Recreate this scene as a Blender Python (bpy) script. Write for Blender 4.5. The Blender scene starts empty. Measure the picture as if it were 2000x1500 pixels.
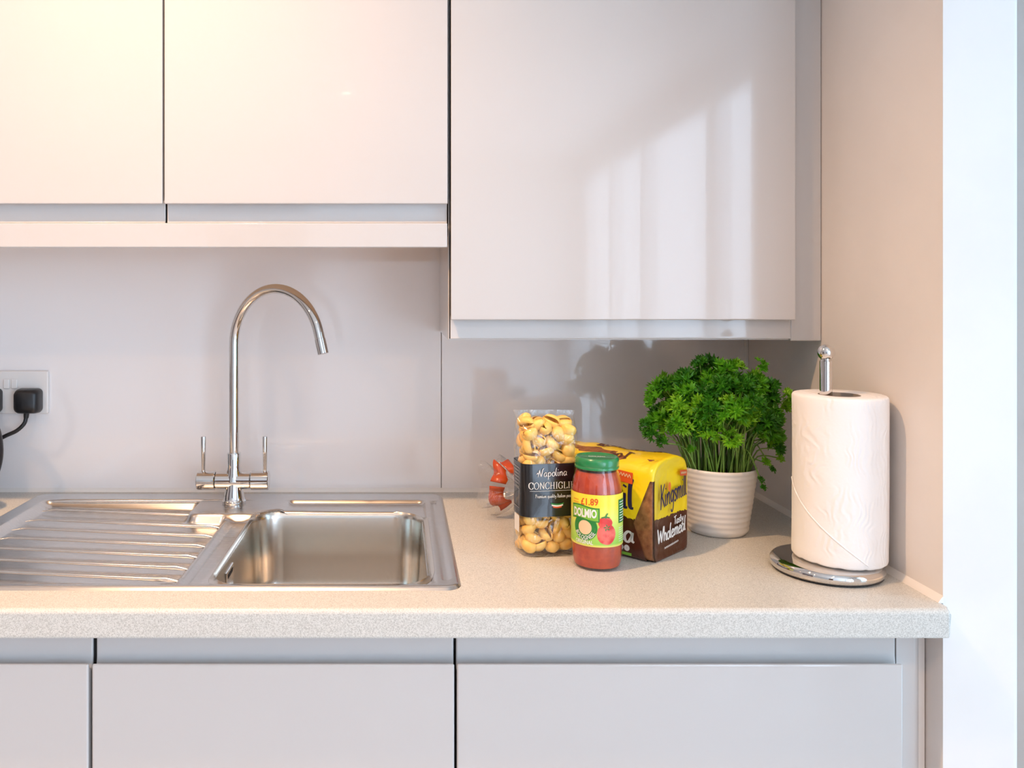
import bpy, bmesh, math, random
from mathutils import Vector, Matrix, noise
R = math.radians
S = bpy.context.scene
C = S.collection
random.seed(7)

# ------------------------------------------------------------------ camera
# photo pixels (2000x1500): vanishing point at (780,572), focal length 1600 px
CAMY, CAMZ, F = -1.673, 1.3157, 1600.0
cam = bpy.data.objects.new('camera', bpy.data.cameras.new('camera')); C.objects.link(cam)
cam.location = (0, CAMY, CAMZ); cam.rotation_euler = (R(90), 0, 0)
cam.data.sensor_width = 36; cam.data.lens = F/2000*36
cam.data.shift_x = (1000-780)/2000; cam.data.shift_y = -(750-572)/2000
cam.data.clip_start = 0.02
S.camera = cam
# ------------------------------------------------------------------ world, light, exposure
S.view_settings.view_transform = 'Standard'; S.view_settings.look = 'None'
S.view_settings.gamma = 1; S.view_settings.use_curve_mapping = False
S.view_settings.exposure = 0.11
W = bpy.data.worlds.new('sky'); S.world = W; W.use_nodes = True
bg = W.node_tree.nodes['Background']; bg.inputs[0].default_value = (0.62, 0.80, 1.0, 1); bg.inputs[1].default_value = 2.2
def area(name, loc, rot, sx, sy, power, col):
    l = bpy.data.lights.new(name, 'AREA'); l.shape = 'RECTANGLE'; l.size = sx; l.size_y = sy
    l.energy = power; l.color = col
    o = bpy.data.objects.new(name, l); C.objects.link(o); o.location = loc; o.rotation_euler = rot
    return o
# daylight entering the glazed patio doors in the right wall
area('patio_daylight', (1.64, -4.20, 1.18), (0, R(90), 0), 2.2, 3.26, 126, (0.66, 0.81, 1.0))
area('added_side_daylight', (1.64, -1.22, 1.20), (0, R(90), 0), 1.9, 0.86, 9.5, (0.28, 0.70, 1.0))  # added source, no known window: brightens the right wall's end face, fading leftwards
DOWN = [(-0.46, -0.86, 10.8), (-2.0, -0.86, 1.5), (0.35, -1.9, 4), (-1.2, -1.9, 6), (-0.3, -3.6, 9)]
WARM = (1.0, 0.59, 0.315)

# ------------------------------------------------------------------ materials
def mat(name, col, rough=0.5, metal=0.0, coat=0.0, spec=0.5, **kw):
    m = bpy.data.materials.new(name); m.use_nodes = True
    b = m.node_tree.nodes['Principled BSDF']
    b.inputs['Base Color'].default_value = (*col, 1); b.inputs['Roughness'].default_value = rough
    b.inputs['Metallic'].default_value = metal; b.inputs['Coat Weight'].default_value = coat
    b.inputs['Coat Roughness'].default_value = kw.get('coatr', 0.02)
    b.inputs['Specular IOR Level'].default_value = spec
    if 'emit' in kw:
        b.inputs['Emission Color'].default_value = (*col, 1); b.inputs['Emission Strength'].default_value = kw['emit']
    if 'sss' in kw:
        b.inputs['Subsurface Weight'].default_value = kw['sss']; b.inputs['Subsurface Radius'].default_value = (.01, .006, .003)
        b.inputs['Subsurface Scale'].default_value = .4
    return m
def nd(m, t, **kw):
    n = m.node_tree.nodes.new(t)
    for k, v in kw.items():
        if hasattr(n, k): setattr(n, k, v)
        else: n.inputs[k].default_value = v
    return n
def lk(m, a, b): m.node_tree.links.new(a, b)
def bsdf(m): return m.node_tree.nodes['Principled BSDF']
def ramp(m, stops, interp='LINEAR'):
    r = nd(m, 'ShaderNodeValToRGB'); cr = r.color_ramp; cr.interpolation = interp
    while len(cr.elements) < len(stops): cr.elements.new(0.5)
    for e, (p, c) in zip(cr.elements, stops): e.position = p; e.color = (*c, 1)
    return r
def coords(m, scale=(1, 1, 1), kind='Object'):
    tc = nd(m, 'ShaderNodeTexCoord'); mp = nd(m, 'ShaderNodeMapping'); mp.inputs['Scale'].default_value = scale
    lk(m, tc.outputs[kind], mp.inputs['Vector']); return mp.outputs['Vector']
def bump(m, fac, strength, dist=0.001):
    b = nd(m, 'ShaderNodeBump'); b.inputs['Strength'].default_value = strength; b.inputs['Distance'].default_value = dist
    lk(m, fac, b.inputs['Height']); lk(m, b.outputs[0], bsdf(m).inputs['Normal'])
def noisy(m, c1, c2, scale, lo=.4, hi=.6, bmp=0, sc=(1, 1, 1), bdist=.001, detail=4):
    n = nd(m, 'ShaderNodeTexNoise', Scale=scale, Detail=detail); lk(m, coords(m, sc), n.inputs['Vector'])
    r = ramp(m, [(lo, c1), (hi, c2)]); lk(m, n.outputs['Fac'], r.inputs[0]); lk(m, r.outputs[0], bsdf(m).inputs['Base Color'])
    if bmp: bump(m, n.outputs['Fac'], bmp, bdist)
    return m
def schlick(m, ior=1.45, amount=0.0):
    """fresnel weight that is the same from either side of a thin sheet"""
    f0 = ((ior-1)/(ior+1))**2
    lw = nd(m, 'ShaderNodeLayerWeight'); lw.inputs['Blend'].default_value = .5
    p = nd(m, 'ShaderNodeMath', operation='POWER'); lk(m, lw.outputs['Facing'], p.inputs[0]); p.inputs[1].default_value = 5
    q = nd(m, 'ShaderNodeMath', operation='MULTIPLY_ADD'); q.use_clamp = True
    lk(m, p.outputs[0], q.inputs[0]); q.inputs[1].default_value = 1-f0; q.inputs[2].default_value = f0+amount
    return lw, q.outputs[0]
def film(name, tint, amount=.06, rough=.05, ior=1.45, gloss=1.0):
    """thin clear film or glass: clear with fresnel gloss"""
    m = bpy.data.materials.new(name); m.use_nodes = True; nt = m.node_tree; nt.nodes.clear()
    out = nd(m, 'ShaderNodeOutputMaterial'); tr = nd(m, 'ShaderNodeBsdfTransparent'); tr.inputs[0].default_value = (*tint, 1)
    gl = nd(m, 'ShaderNodeBsdfGlossy'); gl.inputs['Roughness'].default_value = rough
    gl.inputs[0].default_value = (gloss, gloss, gloss, 1)
    fr, fac = schlick(m, ior, amount)
    mx = nd(m, 'ShaderNodeMixShader'); lk(m, fac, mx.inputs[0]); lk(m, tr.outputs[0], mx.inputs[1]); lk(m, gl.outputs[0], mx.inputs[2])
    lk(m, mx.outputs[0], out.inputs[0])
    return m, fr, gl

M = {}
M['gloss'] = mat('gloss_white_lacquer', (.585, .572, .565), .10, coat=.45, spec=.45)
M['carcass'] = mat('gap_shade_black', (.012, .011, .01), .8)  # near-black paints the shade of the door gaps and the overflow slot
M['underside'] = mat('warm_bounce_board', (.72, .55, .40), .5)  # tan tint puts warm bounced light into the colour of the board
M['panel'] = mat('white_cabinet_panel', (.80, .77, .74), .3)
M['paint'] = noisy(mat('wall_paint', (.8, .74, .7), .55, spec=.25), (.80, .775, .755), (.83, .805, .785), 6, bmp=.02)
M['paint_white'] = noisy(mat('white_paint', (.85, .86, .86), .6), (.83, .84, .84), (.86, .865, .865), 6)
M['greige'] = noisy(mat('greige_paint', (.5, .45, .4), .6), (.46, .41, .37), (.50, .45, .41), 5)
M['ceiling'] = mat('ceiling_paint', (.85, .84, .82), .8)
M['splash'] = mat('splashback_gloss', (.88, .855, .855), .10, coat=.6, spec=.45)
M['sealant'] = mat('white_sealant', (.85, .83, .8), .35)
M['floor'] = noisy(mat('floor_wood', (.4, .27, .17), .35), (.50, .44, .39), (.60, .53, .47), 3, sc=(1, 12, 1))
M['worktop'] = mat('speckled_worktop', (.6, .56, .5), .33, spec=.4)
def build_worktop(m):
    v = coords(m)
    n1 = nd(m, 'ShaderNodeTexNoise', Scale=760.0, Detail=2.0); lk(m, v, n1.inputs['Vector'])
    r1 = ramp(m, [(.34, (.46, .46, .43)), (.5, (.60, .60, .565)), (.68, (.71, .71, .675))]); lk(m, n1.outputs['Fac'], r1.inputs[0])
    vo = nd(m, 'ShaderNodeTexVoronoi', Scale=300.0); lk(m, v, vo.inputs['Vector'])
    r2 = ramp(m, [(.10, (0, 0, 0)), (.17, (1, 1, 1))]); lk(m, vo.outputs['Distance'], r2.inputs[0])
    n3 = nd(m, 'ShaderNodeTexNoise', Scale=70.0, Detail=1.0); lk(m, v, n3.inputs['Vector'])
    r3 = ramp(m, [(.58, (1, 1, 1)), (.64, (0, 0, 0))]); lk(m, n3.outputs['Fac'], r3.inputs[0])
    mxm = nd(m, 'ShaderNodeMix'); mxm.data_type = 'RGBA'; mxm.blend_type = 'ADD'; mxm.inputs[0].default_value = 1
    lk(m, r2.outputs[0], mxm.inputs[6]); lk(m, r3.outputs[0], mxm.inputs[7]); mxm.clamp_result = True
    mx = nd(m, 'ShaderNodeMix'); mx.data_type = 'RGBA'; lk(m, mxm.outputs[2], mx.inputs[0])
    mx.inputs[6].default_value = (.24, .22, .195, 1); lk(m, r1.outputs[0], mx.inputs[7]); lk(m, mx.outputs[2], bsdf(m).inputs['Base Color'])
build_worktop(M['worktop'])
M['chrome'] = mat('chrome', (.70, .68, .66), .04, 1.0)
def steel(name, rough, sc, base=(.66, .655, .65)):
    m = mat(name, base, rough, 1.0)
    n = nd(m, 'ShaderNodeTexNoise', Scale=60.0, Detail=3.0); lk(m, coords(m, sc), n.inputs['Vector'])
    r = ramp(m, [(.3, (rough*.94,)*3), (.7, (rough*1.07,)*3)]); lk(m, n.outputs['Fac'], r.inputs[0]); lk(m, r.outputs[0], bsdf(m).inputs['Roughness'])
    return m
M['steel'] = steel('brushed_steel', .26, (.6, 30, 1))
M['steel_bowl'] = steel('brushed_steel_bowl', .22, (1, 1, 40), (.70, .66, .60))
M['steel_rib'] = mat('polished_steel', (.72, .71, .70), .16, 1.0)
M['black'] = mat('black_plastic', (.012, .012, .014), .35)
M['black_gloss'] = mat('black_gloss_plastic', (.012, .012, .016), .12, coat=.5)
M['white_plastic'] = mat('white_plastic', (.82, .80, .78), .25)
M['emit'] = mat('lamp_lens', (1, .78, .55), .5, emit=14)
M['frame_white'] = mat('white_frame', (.85, .87, .88), .3)
M['glass'] = film('pane_glass', (.98, .99, 1), .0, .02, 1.45)[0]
M['pot'] = mat('white_ceramic', (.80, .76, .71), .28, spec=.5)
M['soil'] = noisy(mat('soil', (.05, .03, .02), .9), (.03, .02, .012), (.09, .055, .03), 150, bmp=.6)
M['stem'] = noisy(mat('parsley_stem', (.2, .4, .05), .45), (.12, .27, .03), (.25, .42, .08), 30)
def leafmat(name, a, b):
    m = mat(name, a, .42, spec=.4); noisy(m, a, b, 45, .35, .65)
    t = nd(m, 'ShaderNodeBsdfTranslucent'); t.inputs[0].default_value = (b[0]*1.2, b[1]*1.1, b[2], 1)
    mx = nd(m, 'ShaderNodeMixShader'); mx.inputs[0].default_value = .25
    out = m.node_tree.nodes['Material Output']
    lk(m, bsdf(m).outputs[0], mx.inputs[1]); lk(m, t.outputs[0], mx.inputs[2]); lk(m, mx.outputs[0], out.inputs[0]); return m
M['leaf0'] = leafmat('parsley_leaf', (.06, .27, .008), (.15, .46, .014))
M['leaf1'] = leafmat('parsley_leaf_light', (.14, .42, .012), (.30, .62, .03))
M['leaf2'] = leafmat('parsley_leaf_deep', (.025, .15, .008), (.07, .29, .012))
M['paper'] = mat('tissue_paper', (.93, .92, .91), .85, spec=.1)
def build_paper(m):
    v = coords(m)
    wv = nd(m, 'ShaderNodeTexWave', Scale=42.0, Distortion=14.0, Detail=1.5); wv.inputs['Detail Scale'].default_value = .7; lk(m, v, wv.inputs['Vector'])
    n = nd(m, 'ShaderNodeTexNoise', Scale=260.0, Detail=2.0); lk(m, v, n.inputs['Vector'])
    big = nd(m, 'ShaderNodeTexNoise', Scale=22.0, Detail=1.0); lk(m, v, big.inputs['Vector'])
    mk = ramp(m, [(.42, (0, 0, 0)), (.58, (1, 1, 1))]); lk(m, big.outputs['Fac'], mk.inputs[0])
    mu = nd(m, 'ShaderNodeMath', operation='MULTIPLY'); lk(m, wv.outputs['Fac'], mu.inputs[0]); lk(m, mk.outputs[0], mu.inputs[1])
    ma = nd(m, 'ShaderNodeMath', operation='MULTIPLY_ADD'); lk(m, n.outputs['Fac'], ma.inputs[0]); ma.inputs[1].default_value = .35; lk(m, mu.outputs[0], ma.inputs[2])
    bump(m, ma.outputs[0], .55, .0012)
build_paper(M['paper'])
M['card'] = mat('cardboard_core', (.35, .30, .25), .85)
M['pasta'] = noisy(mat('durum_pasta', (.85, .55, .17), .40), (.95, .54, .10), (.98, .68, .20), 60, .35, .65)
M['bagfilm'], _f, _g = film('clear_packet_film', (.985, .985, .98), .035, .13, 1.45)
def wrinkle(m, node, nodes2, scale, strength, dist, sc=(1, 1, 1)):
    n = nd(m, 'ShaderNodeTexNoise', Scale=scale, Detail=2.0); n.inputs['Distortion'].default_value = 1.2
    lk(m, coords(m, sc), n.inputs['Vector'])
    b = nd(m, 'ShaderNodeBump'); b.inputs['Strength'].default_value = strength; b.inputs['Distance'].default_value = dist
    lk(m, n.outputs['Fac'], b.inputs['Height'])
    for x in (node, *nodes2): lk(m, b.outputs[0], x.inputs['Normal'])
wrinkle(M['bagfilm'], _f, (_g,), 42, .9, .006, (1, 1, .55))
M['tailfilm'], _f, _g = film('clear_bag_tail', (.93, .92, .92), .05, .12, 1.4)
wrinkle(M['tailfilm'], _f, (_g,), 70, 1.0, .005)
M['label_black'] = mat('black_label', (.010, .010, .012), .22, coat=.4)
M['ink_white'] = mat('white_ink', (.86, .85, .82), .4)
M['ink_grey'] = mat('grey_ink', (.42, .41, .40), .4)
M['ink_green'] = mat('green_ink', (.02, .22, .04), .35)
M['ink_lightgreen'] = mat('light_green_ink', (.22, .52, .05), .35)
M['ink_red'] = mat('red_ink', (.72, .09, .015), .35)
M['ink_tomato'] = noisy(mat('tomato_ink', (.75, .05, .04), .35), (.70, .035, .03), (.85, .16, .12), 70)
M['ink_orange'] = mat('orange_ink', (.80, .20, .03), .35)
M['ink_navy'] = mat('navy_ink', (.018, .012, .075), .35)
M['ink_cream'] = mat('cream_ink', (.80, .60, .36), .4)
M['ink_brown'] = mat('brown_ink', (.10, .03, .015), .4)
M['sauce'] = noisy(mat('tomato_sauce', (.42, .05, .012), .35, spec=.5), (.36, .034, .012), (.54, .078, .025), 90, .3, .7, bmp=.1)
M['jarglass'] = film('jar_glass', (1, .985, .97), .02, .015, 1.5)[0]
M['lid'] = mat('green_lid', (.016, .23, .07), .25, coat=.6)
M['lid_bump'] = M['lid']
def build_jarlabel():
    m = mat('jar_label_paper', (.9, .8, .1), .35, coat=.2)
    tc = nd(m, 'ShaderNodeTexCoord'); sp = nd(m, 'ShaderNodeSeparateXYZ'); lk(m, tc.outputs['Object'], sp.inputs[0])
    mr = nd(m, 'ShaderNodeMapRange'); mr.inputs[1].default_value = .037; mr.inputs[2].default_value = .112
    lk(m, sp.outputs['Z'], mr.inputs[0])
    r = ramp(m, [(0, (.86, .76, .16)), (.06, (.30, .62, .08)), (.3, (.50, .74, .13)), (.55, (.80, .82, .14)), (.8, (.92, .78, .05))])
    lk(m, mr.outputs[0], r.inputs[0]); lk(m, r.outputs[0], bsdf(m).inputs['Base Color']); return m
M['jarlabel'] = build_jarlabel()
M['crust'] = noisy(mat('bread_crust', (.35, .14, .05), .75), (.17, .055, .016), (.38, .155, .055), 110, .3, .7, bmp=.5)
M['bagred'] = mat('printed_orange_red_film', (.55, .075, .018), .25, coat=.4)
M['badge'] = mat('badge_red', (.70, .10, .02), .35)
M['tape'] = mat('yellow_tie_tape', (.80, .50, .22), .4)
def build_wrapper(h):
    """printed bread bag: yellow over brown, with a clear window beside the near corner"""
    m = mat('printed_bread_bag', (.9, .6, .02), .28, coat=.35)
    tc = nd(m, 'ShaderNodeTexCoord'); sp = nd(m, 'ShaderNodeSeparateXYZ'); lk(m, tc.outputs['Object'], sp.inputs[0])
    n = nd(m, 'ShaderNodeTexNoise', Scale=170.0, Detail=3.0); lk(m, tc.outputs['Object'], n.inputs['Vector'])
    def math(op, a, b=None, clamp=False):
        q = nd(m, 'ShaderNodeMath', operation=op); q.use_clamp = clamp
        for i, x in enumerate((a, b)):
            if x is None: continue
            if isinstance(x, (int, float)): q.inputs[i].default_value = x
            else: lk(m, x, q.inputs[i])
        return q.outputs[0]
    X, Y, Z = sp.outputs
    zz = math('ADD', Z, math('MULTIPLY', math('SUBTRACT', n.outputs['Fac'], .5), .010))
    isy = math('GREATER_THAN', zz, .062)
    mx = nd(m, 'ShaderNodeMix'); mx.data_type = 'RGBA'; lk(m, isy, mx.inputs[0])
    mx.inputs[6].default_value = (.085, .022, .010, 1); mx.inputs[7].default_value = (.92, .66, .012, 1)
    lk(m, mx.outputs[2], bsdf(m).inputs['Base Color'])
    # clear window: narrow at top, widest at mid height
    d = math('ABSOLUTE', math('SUBTRACT', Z, .055))
    wlim = math('SUBTRACT', .032, math('MULTIPLY', d, .40))
    a1 = math('LESS_THAN', Y, wlim); a2 = math('LESS_THAN', X, .010); a3 = math('LESS_THAN', Z, .123); a4 = math('GREATER_THAN', Y, -.004)
    mask = math('MULTIPLY', math('MULTIPLY', a1, a2), math('MULTIPLY', a3, a4))
    tr = nd(m, 'ShaderNodeBsdfTransparent'); gl = nd(m, 'ShaderNodeBsdfGlossy'); gl.inputs['Roughness'].default_value = .12
    fr, fac = schlick(m, 1.45); ms = nd(m, 'ShaderNodeMixShader'); lk(m, fac, ms.inputs[0]); lk(m, tr.outputs[0], ms.inputs[1]); lk(m, gl.outputs[0], ms.inputs[2])
    fin = nd(m, 'ShaderNodeMixShader'); lk(m, mask, fin.inputs[0]); lk(m, bsdf(m).outputs[0], fin.inputs[1]); lk(m, ms.outputs[0], fin.inputs[2])
    lk(m, fin.outputs[0], m.node_tree.nodes['Material Output'].inputs[0])
    n2 = nd(m, 'ShaderNodeTexNoise', Scale=26.0, Detail=2.0); n2.inputs['Distortion'].default_value = 1.0; lk(m, tc.outputs['Object'], n2.inputs['Vector'])
    bump(m, n2.outputs['Fac'], .55, .006)
    return m

# ------------------------------------------------------------------ mesh helpers
def link(name, me, m, parent=None, smooth=False, world=True):
    o = bpy.data.objects.new(name, me); C.objects.link(o)
    if m is not None and not me.materials: me.materials.append(m)
    if smooth: me.polygons.foreach_set('use_smooth', [True]*len(me.polygons))
    if parent is not None:
        o.parent = parent
        if world:                                     # vertices were given in world space
            off = Vector(parent.location)
            p = parent.parent
            while p: off += Vector(p.location); p = p.parent
            me.transform(Matrix.Translation(-off))
    return o
def mesh(name, v, f, m, parent=None, smooth=False, world=True):
    me = bpy.data.meshes.new(name); me.from_pydata([tuple(p) for p in v], [], f); me.update()
    return link(name, me, m, parent, smooth, world)
def from_bm(name, bm, m, parent=None, smooth=False, world=True):
    bmesh.ops.recalc_face_normals(bm, faces=bm.faces)
    me = bpy.data.meshes.new(name); bm.to_mesh(me); bm.free()
    return link(name, me, m, parent, smooth, world)
def sharp(o, ang=35):
    me = o.data; me.polygons.foreach_set('use_smooth', [True]*len(me.polygons))
    bm = bmesh.new(); bm.from_mesh(me)
    for e in bm.edges:
        if len(e.link_faces) == 2 and e.calc_face_angle(0) > R(ang): e.smooth = False
    bm.to_mesh(me); bm.free(); return o
def weighted(o):
    w = o.modifiers.new('flat_faces', 'WEIGHTED_NORMAL'); w.keep_sharp = True; w.weight = 100; w.mode = 'FACE_AREA'; return o
def box(name, a, b, m, parent=None, bevel=0, seg=2, world=True, only=None):
    bm = bmesh.new(); bmesh.ops.create_cube(bm, size=1)
    c = [(a[i]+b[i])/2 for i in range(3)]; s = [abs(b[i]-a[i]) for i in range(3)]
    for v in bm.verts: v.co = Vector((c[0]+v.co.x*s[0], c[1]+v.co.y*s[1], c[2]+v.co.z*s[2]))
    if bevel:
        es = [e for e in bm.edges if only is None or only(e)]
        bmesh.ops.bevel(bm, geom=es, offset=bevel, segments=seg, profile=.5, affect='EDGES')
    o = from_bm(name, bm, m, parent, False, world)
    if bevel: weighted(sharp(o, 50))
    return o
def boxes(name, lst, m, parent=None):
    v, f = [], []
    for a, b in lst:
        n = len(v)
        v += [(x, y, z) for x in (a[0], b[0]) for y in (a[1], b[1]) for z in (a[2], b[2])]
        f += [tuple(n+i for i in q) for q in ((0, 1, 3, 2), (4, 6, 7, 5), (0, 4, 5, 1), (2, 3, 7, 6), (0, 2, 6, 4), (1, 5, 7, 3))]
    return mesh(name, v, f, m, parent)
def extrude_x(name, prof, x0, x1, m, parent=None, ang=35):
    """prof: closed (y,z) outline"""
    n = len(prof); v = [(x0, y, z) for y, z in prof]+[(x1, y, z) for y, z in prof]
    f = [(i, (i+1) % n, n+(i+1) % n, n+i) for i in range(n)]+[tuple(range(n-1, -1, -1)), tuple(range(n, 2*n))]
    bm = bmesh.new(); bv = [bm.verts.new(p) for p in v]
    for q in f: bm.faces.new([bv[i] for i in q])
    return sharp(from_bm(name, bm, m, parent), ang)
def lathe(name, prof, m, parent=None, c=(0, 0, 0), n=48, world=True, smooth=True, ang=40, cap=False, ex=1):
    v, f = [], []
    for r, z in prof:
        for k in range(n):
            a = 2*math.pi*k/n; v.append((c[0]+r*math.cos(a)*ex, c[1]+r*math.sin(a), c[2]+z))
    for i in range(len(prof)-1):
        for k in range(n):
            f.append((i*n+k, i*n+(k+1) % n, (i+1)*n+(k+1) % n, (i+1)*n+k))
    if cap:
        f.append(tuple(range(n-1, -1, -1))); f.append(tuple((len(prof)-1)*n+k for k in range(n)))
    o = mesh(name, v, f, m, parent, False, world)
    if smooth: sharp(o, ang)
    return o
def tube_geo(pts, rad, n=12, caps=True):
    pts = [Vector(p) for p in pts]; v, f = [], []
    t0 = (pts[1]-pts[0]).normalized(); u = t0.orthogonal().normalized()
    for i, p in enumerate(pts):
        t = (pts[min(i+1, len(pts)-1)]-pts[max(i-1, 0)]).normalized()
        u = (u-t*u.dot(t)).normalized(); w = t.cross(u)
        r = rad[i] if hasattr(rad, '__len__') else rad
        for k in range(n):
            a = 2*math.pi*k/n; v.append(p+(u*math.cos(a)+w*math.sin(a))*r)
    for i in range(len(pts)-1):
        for k in range(n): f.append((i*n+k, i*n+(k+1) % n, (i+1)*n+(k+1) % n, (i+1)*n+k))
    if caps: f.append(tuple(range(n-1, -1, -1))); f.append(tuple((len(pts)-1)*n+k for k in range(n)))
    return v, f
def tube(name, pts, rad, m, parent=None, n=12, world=True, ang=40):
    v, f = tube_geo(pts, rad, n); return sharp(mesh(name, v, f, m, parent, False, world), ang)
def spline(pts, k=8):
    P = [Vector(p) for p in pts]; out = []
    for i in range(len(P)-1):
        a, b, c, d = P[max(i-1, 0)], P[i], P[i+1], P[min(i+2, len(P)-1)]
        for j in range(k):
            t = j/k; out.append(.5*((2*b)+(c-a)*t+(2*a-5*b+4*c-d)*t*t+(-a+3*b-3*c+d)*t**3))
    out.append(P[-1]); return out
def tag(o, label, cat, group=None):
    o['label'] = label; o['category'] = cat
    if group: o['group'] = group
    return o
def thing(name, loc, label, cat, group=None, rz=0):
    o = bpy.data.objects.new(name, None); C.objects.link(o); o.location = loc; o.rotation_euler = (0, 0, rz)
    o.empty_display_size = .05
    return tag(o, label, cat, group)
def struct(o): o['kind'] = 'structure'; return o
def rrect(hx, hy, r, n=6):
    """rounded rectangle outline, counter-clockwise"""
    out = []
    for cx, cy, a0 in ((hx-r, hy-r, 0), (-hx+r, hy-r, 90), (-hx+r, -hy+r, 180), (hx-r, -hy+r, 270)):
        for k in range(n+1):
            a = R(a0+90*k/n); out.append((cx+r*math.cos(a), cy+r*math.sin(a)))
    return out
def loft(name, rings, m, parent=None, world=True, cap0=True, cap1=True, smooth=True, ang=60):
    n = len(rings[0]); v = [p for r in rings for p in r]; f = []
    for i in range(len(rings)-1):
        for k in range(n): f.append((i*n+k, i*n+(k+1) % n, (i+1)*n+(k+1) % n, (i+1)*n+k))
    if cap0: f.append(tuple(range(n-1, -1, -1)))
    if cap1: f.append(tuple((len(rings)-1)*n+k for k in range(n)))
    o = mesh(name, v, f, m, parent, False, world)
    return sharp(o, ang) if smooth else o

# ------------------------------------------------------------------ lettering
SCR = {  # handwritten strokes: (advance, [polylines]) baseline 0, x-height .5, ascender 1
 'a': (.50, [[(.38, .42), (.22, .5), (.06, .3), (.1, .04), (.24, .02), (.38, .3), (.4, .48), (.38, .12), (.48, .02)]]),
 'e': (.44, [[(.06, .24), (.26, .3), (.34, .42), (.22, .5), (.07, .34), (.08, .08), (.24, .0), (.42, .12)]]),
 'g': (.48, [[(.38, .42), (.22, .5), (.07, .3), (.12, .08), (.26, .08), (.38, .34), (.4, .48), (.36, -.2), (.2, -.38), (.06, -.26)]]),
 'h': (.50, [[(.08, 1.), (.08, .0)], [(.08, .28), (.24, .5), (.36, .4), (.36, .06), (.48, .02)]]),
 'i': (.24, [[(.08, .5), (.08, .08), (.2, .02)], [(.09, .70), (.12, .76)]]),
 'l': (.24, [[(.16, 1.0), (.08, .7), (.08, .1), (.2, .02)]]),
 'm': (.70, [[(.06, .5), (.08, .0)], [(.08, .28), (.2, .5), (.3, .4), (.3, .0)], [(.3, .28), (.44, .5), (.54, .4), (.54, .06), (.66, .02)]]),
 'n': (.50, [[(.06, .5), (.08, .0)], [(.08, .28), (.24, .5), (.36, .4), (.36, .06), (.46, .02)]]),
 'o': (.46, [[(.24, .5), (.07, .34), (.1, .06), (.26, .0), (.4, .18), (.36, .42), (.24, .5), (.44, .46)]]),
 'p': (.50, [[(.08, .5), (.06, -.38)], [(.08, .3), (.24, .5), (.4, .36), (.36, .08), (.2, .0), (.08, .1)]]),
 'q': (.50, [[(.38, .42), (.22, .5), (.07, .3), (.12, .04), (.26, .06), (.38, .34), (.4, .48), (.36, -.36)]]),
 'r': (.36, [[(.06, .5), (.08, .0)], [(.08, .3), (.2, .48), (.34, .46)]]),
 's': (.38, [[(.32, .44), (.2, .5), (.08, .4), (.2, .26), (.3, .12), (.18, .0), (.04, .06)]]),
 't': (.32, [[(.14, .85), (.12, .12), (.2, .0), (.3, .06)], [(.0, .52), (.28, .56)]]),
 'u': (.50, [[(.06, .5), (.08, .12), (.2, .0), (.34, .2), (.38, .5)], [(.38, .5), (.38, .08), (.48, .02)]]),
 'y': (.46, [[(.06, .5), (.1, .2), (.22, .12), (.34, .3)], [(.38, .5), (.32, -.1), (.16, -.36), (.02, -.26)]]),
 'I': (.36, [[(.12, .98), (.16, .5), (.1, .0)], [(.02, .96), (.3, 1.)]]),
 'K': (.60, [[(.1, 1.), (.12, .5), (.06, -.06)], [(.54, .96), (.16, .44)], [(.18, .48), (.36, .26), (.56, -.02)]]),
 'N': (.74, [[(-.14, .34), (-.02, .50), (.06, .30), (.04, .0)], [(.04, .0), (.12, .45), (.22, .84)], [(.22, .84), (.30, .4), (.42, .02)], [(.42, .02), (.54, .5), (.66, .92), (.82, 1.0)]]),
 'P': (.56, [[(.16, .9), (.1, .0)], [(.0, .8), (.2, 1.), (.44, .9), (.42, .6), (.14, .48)]]),
 'T': (.52, [[(.28, .92), (.24, .0)], [(.0, .86), (.28, .94), (.54, .98)]]),
 'W': (.86, [[(.02, .96), (.16, .0)], [(.16, .0), (.42, .8)], [(.42, .8), (.54, .0)], [(.54, .0), (.84, 1.0)]]),
 ' ': (.28, [])}
SER = {
 'C': (.72, [[(.62, .78), (.58, .9), (.38, 1.), (.12, .82), (.06, .5), (.12, .18), (.38, .0), (.58, .1), (.64, .24)]], [[(.64, .68), (.64, .98)]]),
 'O': (.84, [[(.4, 1.), (.14, .84), (.05, .5), (.14, .16), (.4, .0), (.66, .16), (.75, .5), (.66, .84), (.4, 1.)]], []),
 'N': (.84, [], [[(.14, .0), (.14, 1.)], [(.14, 1.), (.68, .0)], [(.68, .0), (.68, 1.)], [(.03, .02), (.26, .02)], [(.02, .98), (.18, .98)], [(.56, .98), (.8, .98)]]),
 'H': (.84, [], [[(.16, .0), (.16, 1.)], [(.64, .0), (.64, 1.)], [(.16, .5), (.64, .5)], [(.04, .02), (.28, .02)], [(.04, .98), (.28, .98)], [(.52, .02), (.76, .02)], [(.52, .98), (.76, .98)]]),
 'I': (.40, [], [[(.2, .0), (.2, 1.)], [(.07, .02), (.33, .02)], [(.07, .98), (.33, .98)]]),
 'G': (.78, [[(.62, .78), (.58, .9), (.38, 1.), (.12, .82), (.06, .5), (.12, .18), (.38, .0), (.62, .1), (.64, .4)]], [[(.64, .68), (.64, .98)], [(.5, .42), (.74, .42)]]),
 'L': (.66, [], [[(.16, .0), (.16, 1.)], [(.04, .98), (.28, .98)], [(.04, .02), (.58, .02)], [(.6, .0), (.6, .24)]]),
 'E': (.70, [], [[(.16, .0), (.16, 1.)], [(.04, .98), (.58, .98)], [(.04, .02), (.6, .02)], [(.16, .52), (.46, .52)], [(.58, .78), (.58, .98)], [(.6, .0), (.6, .24)], [(.46, .42), (.46, .62)]])}
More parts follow.
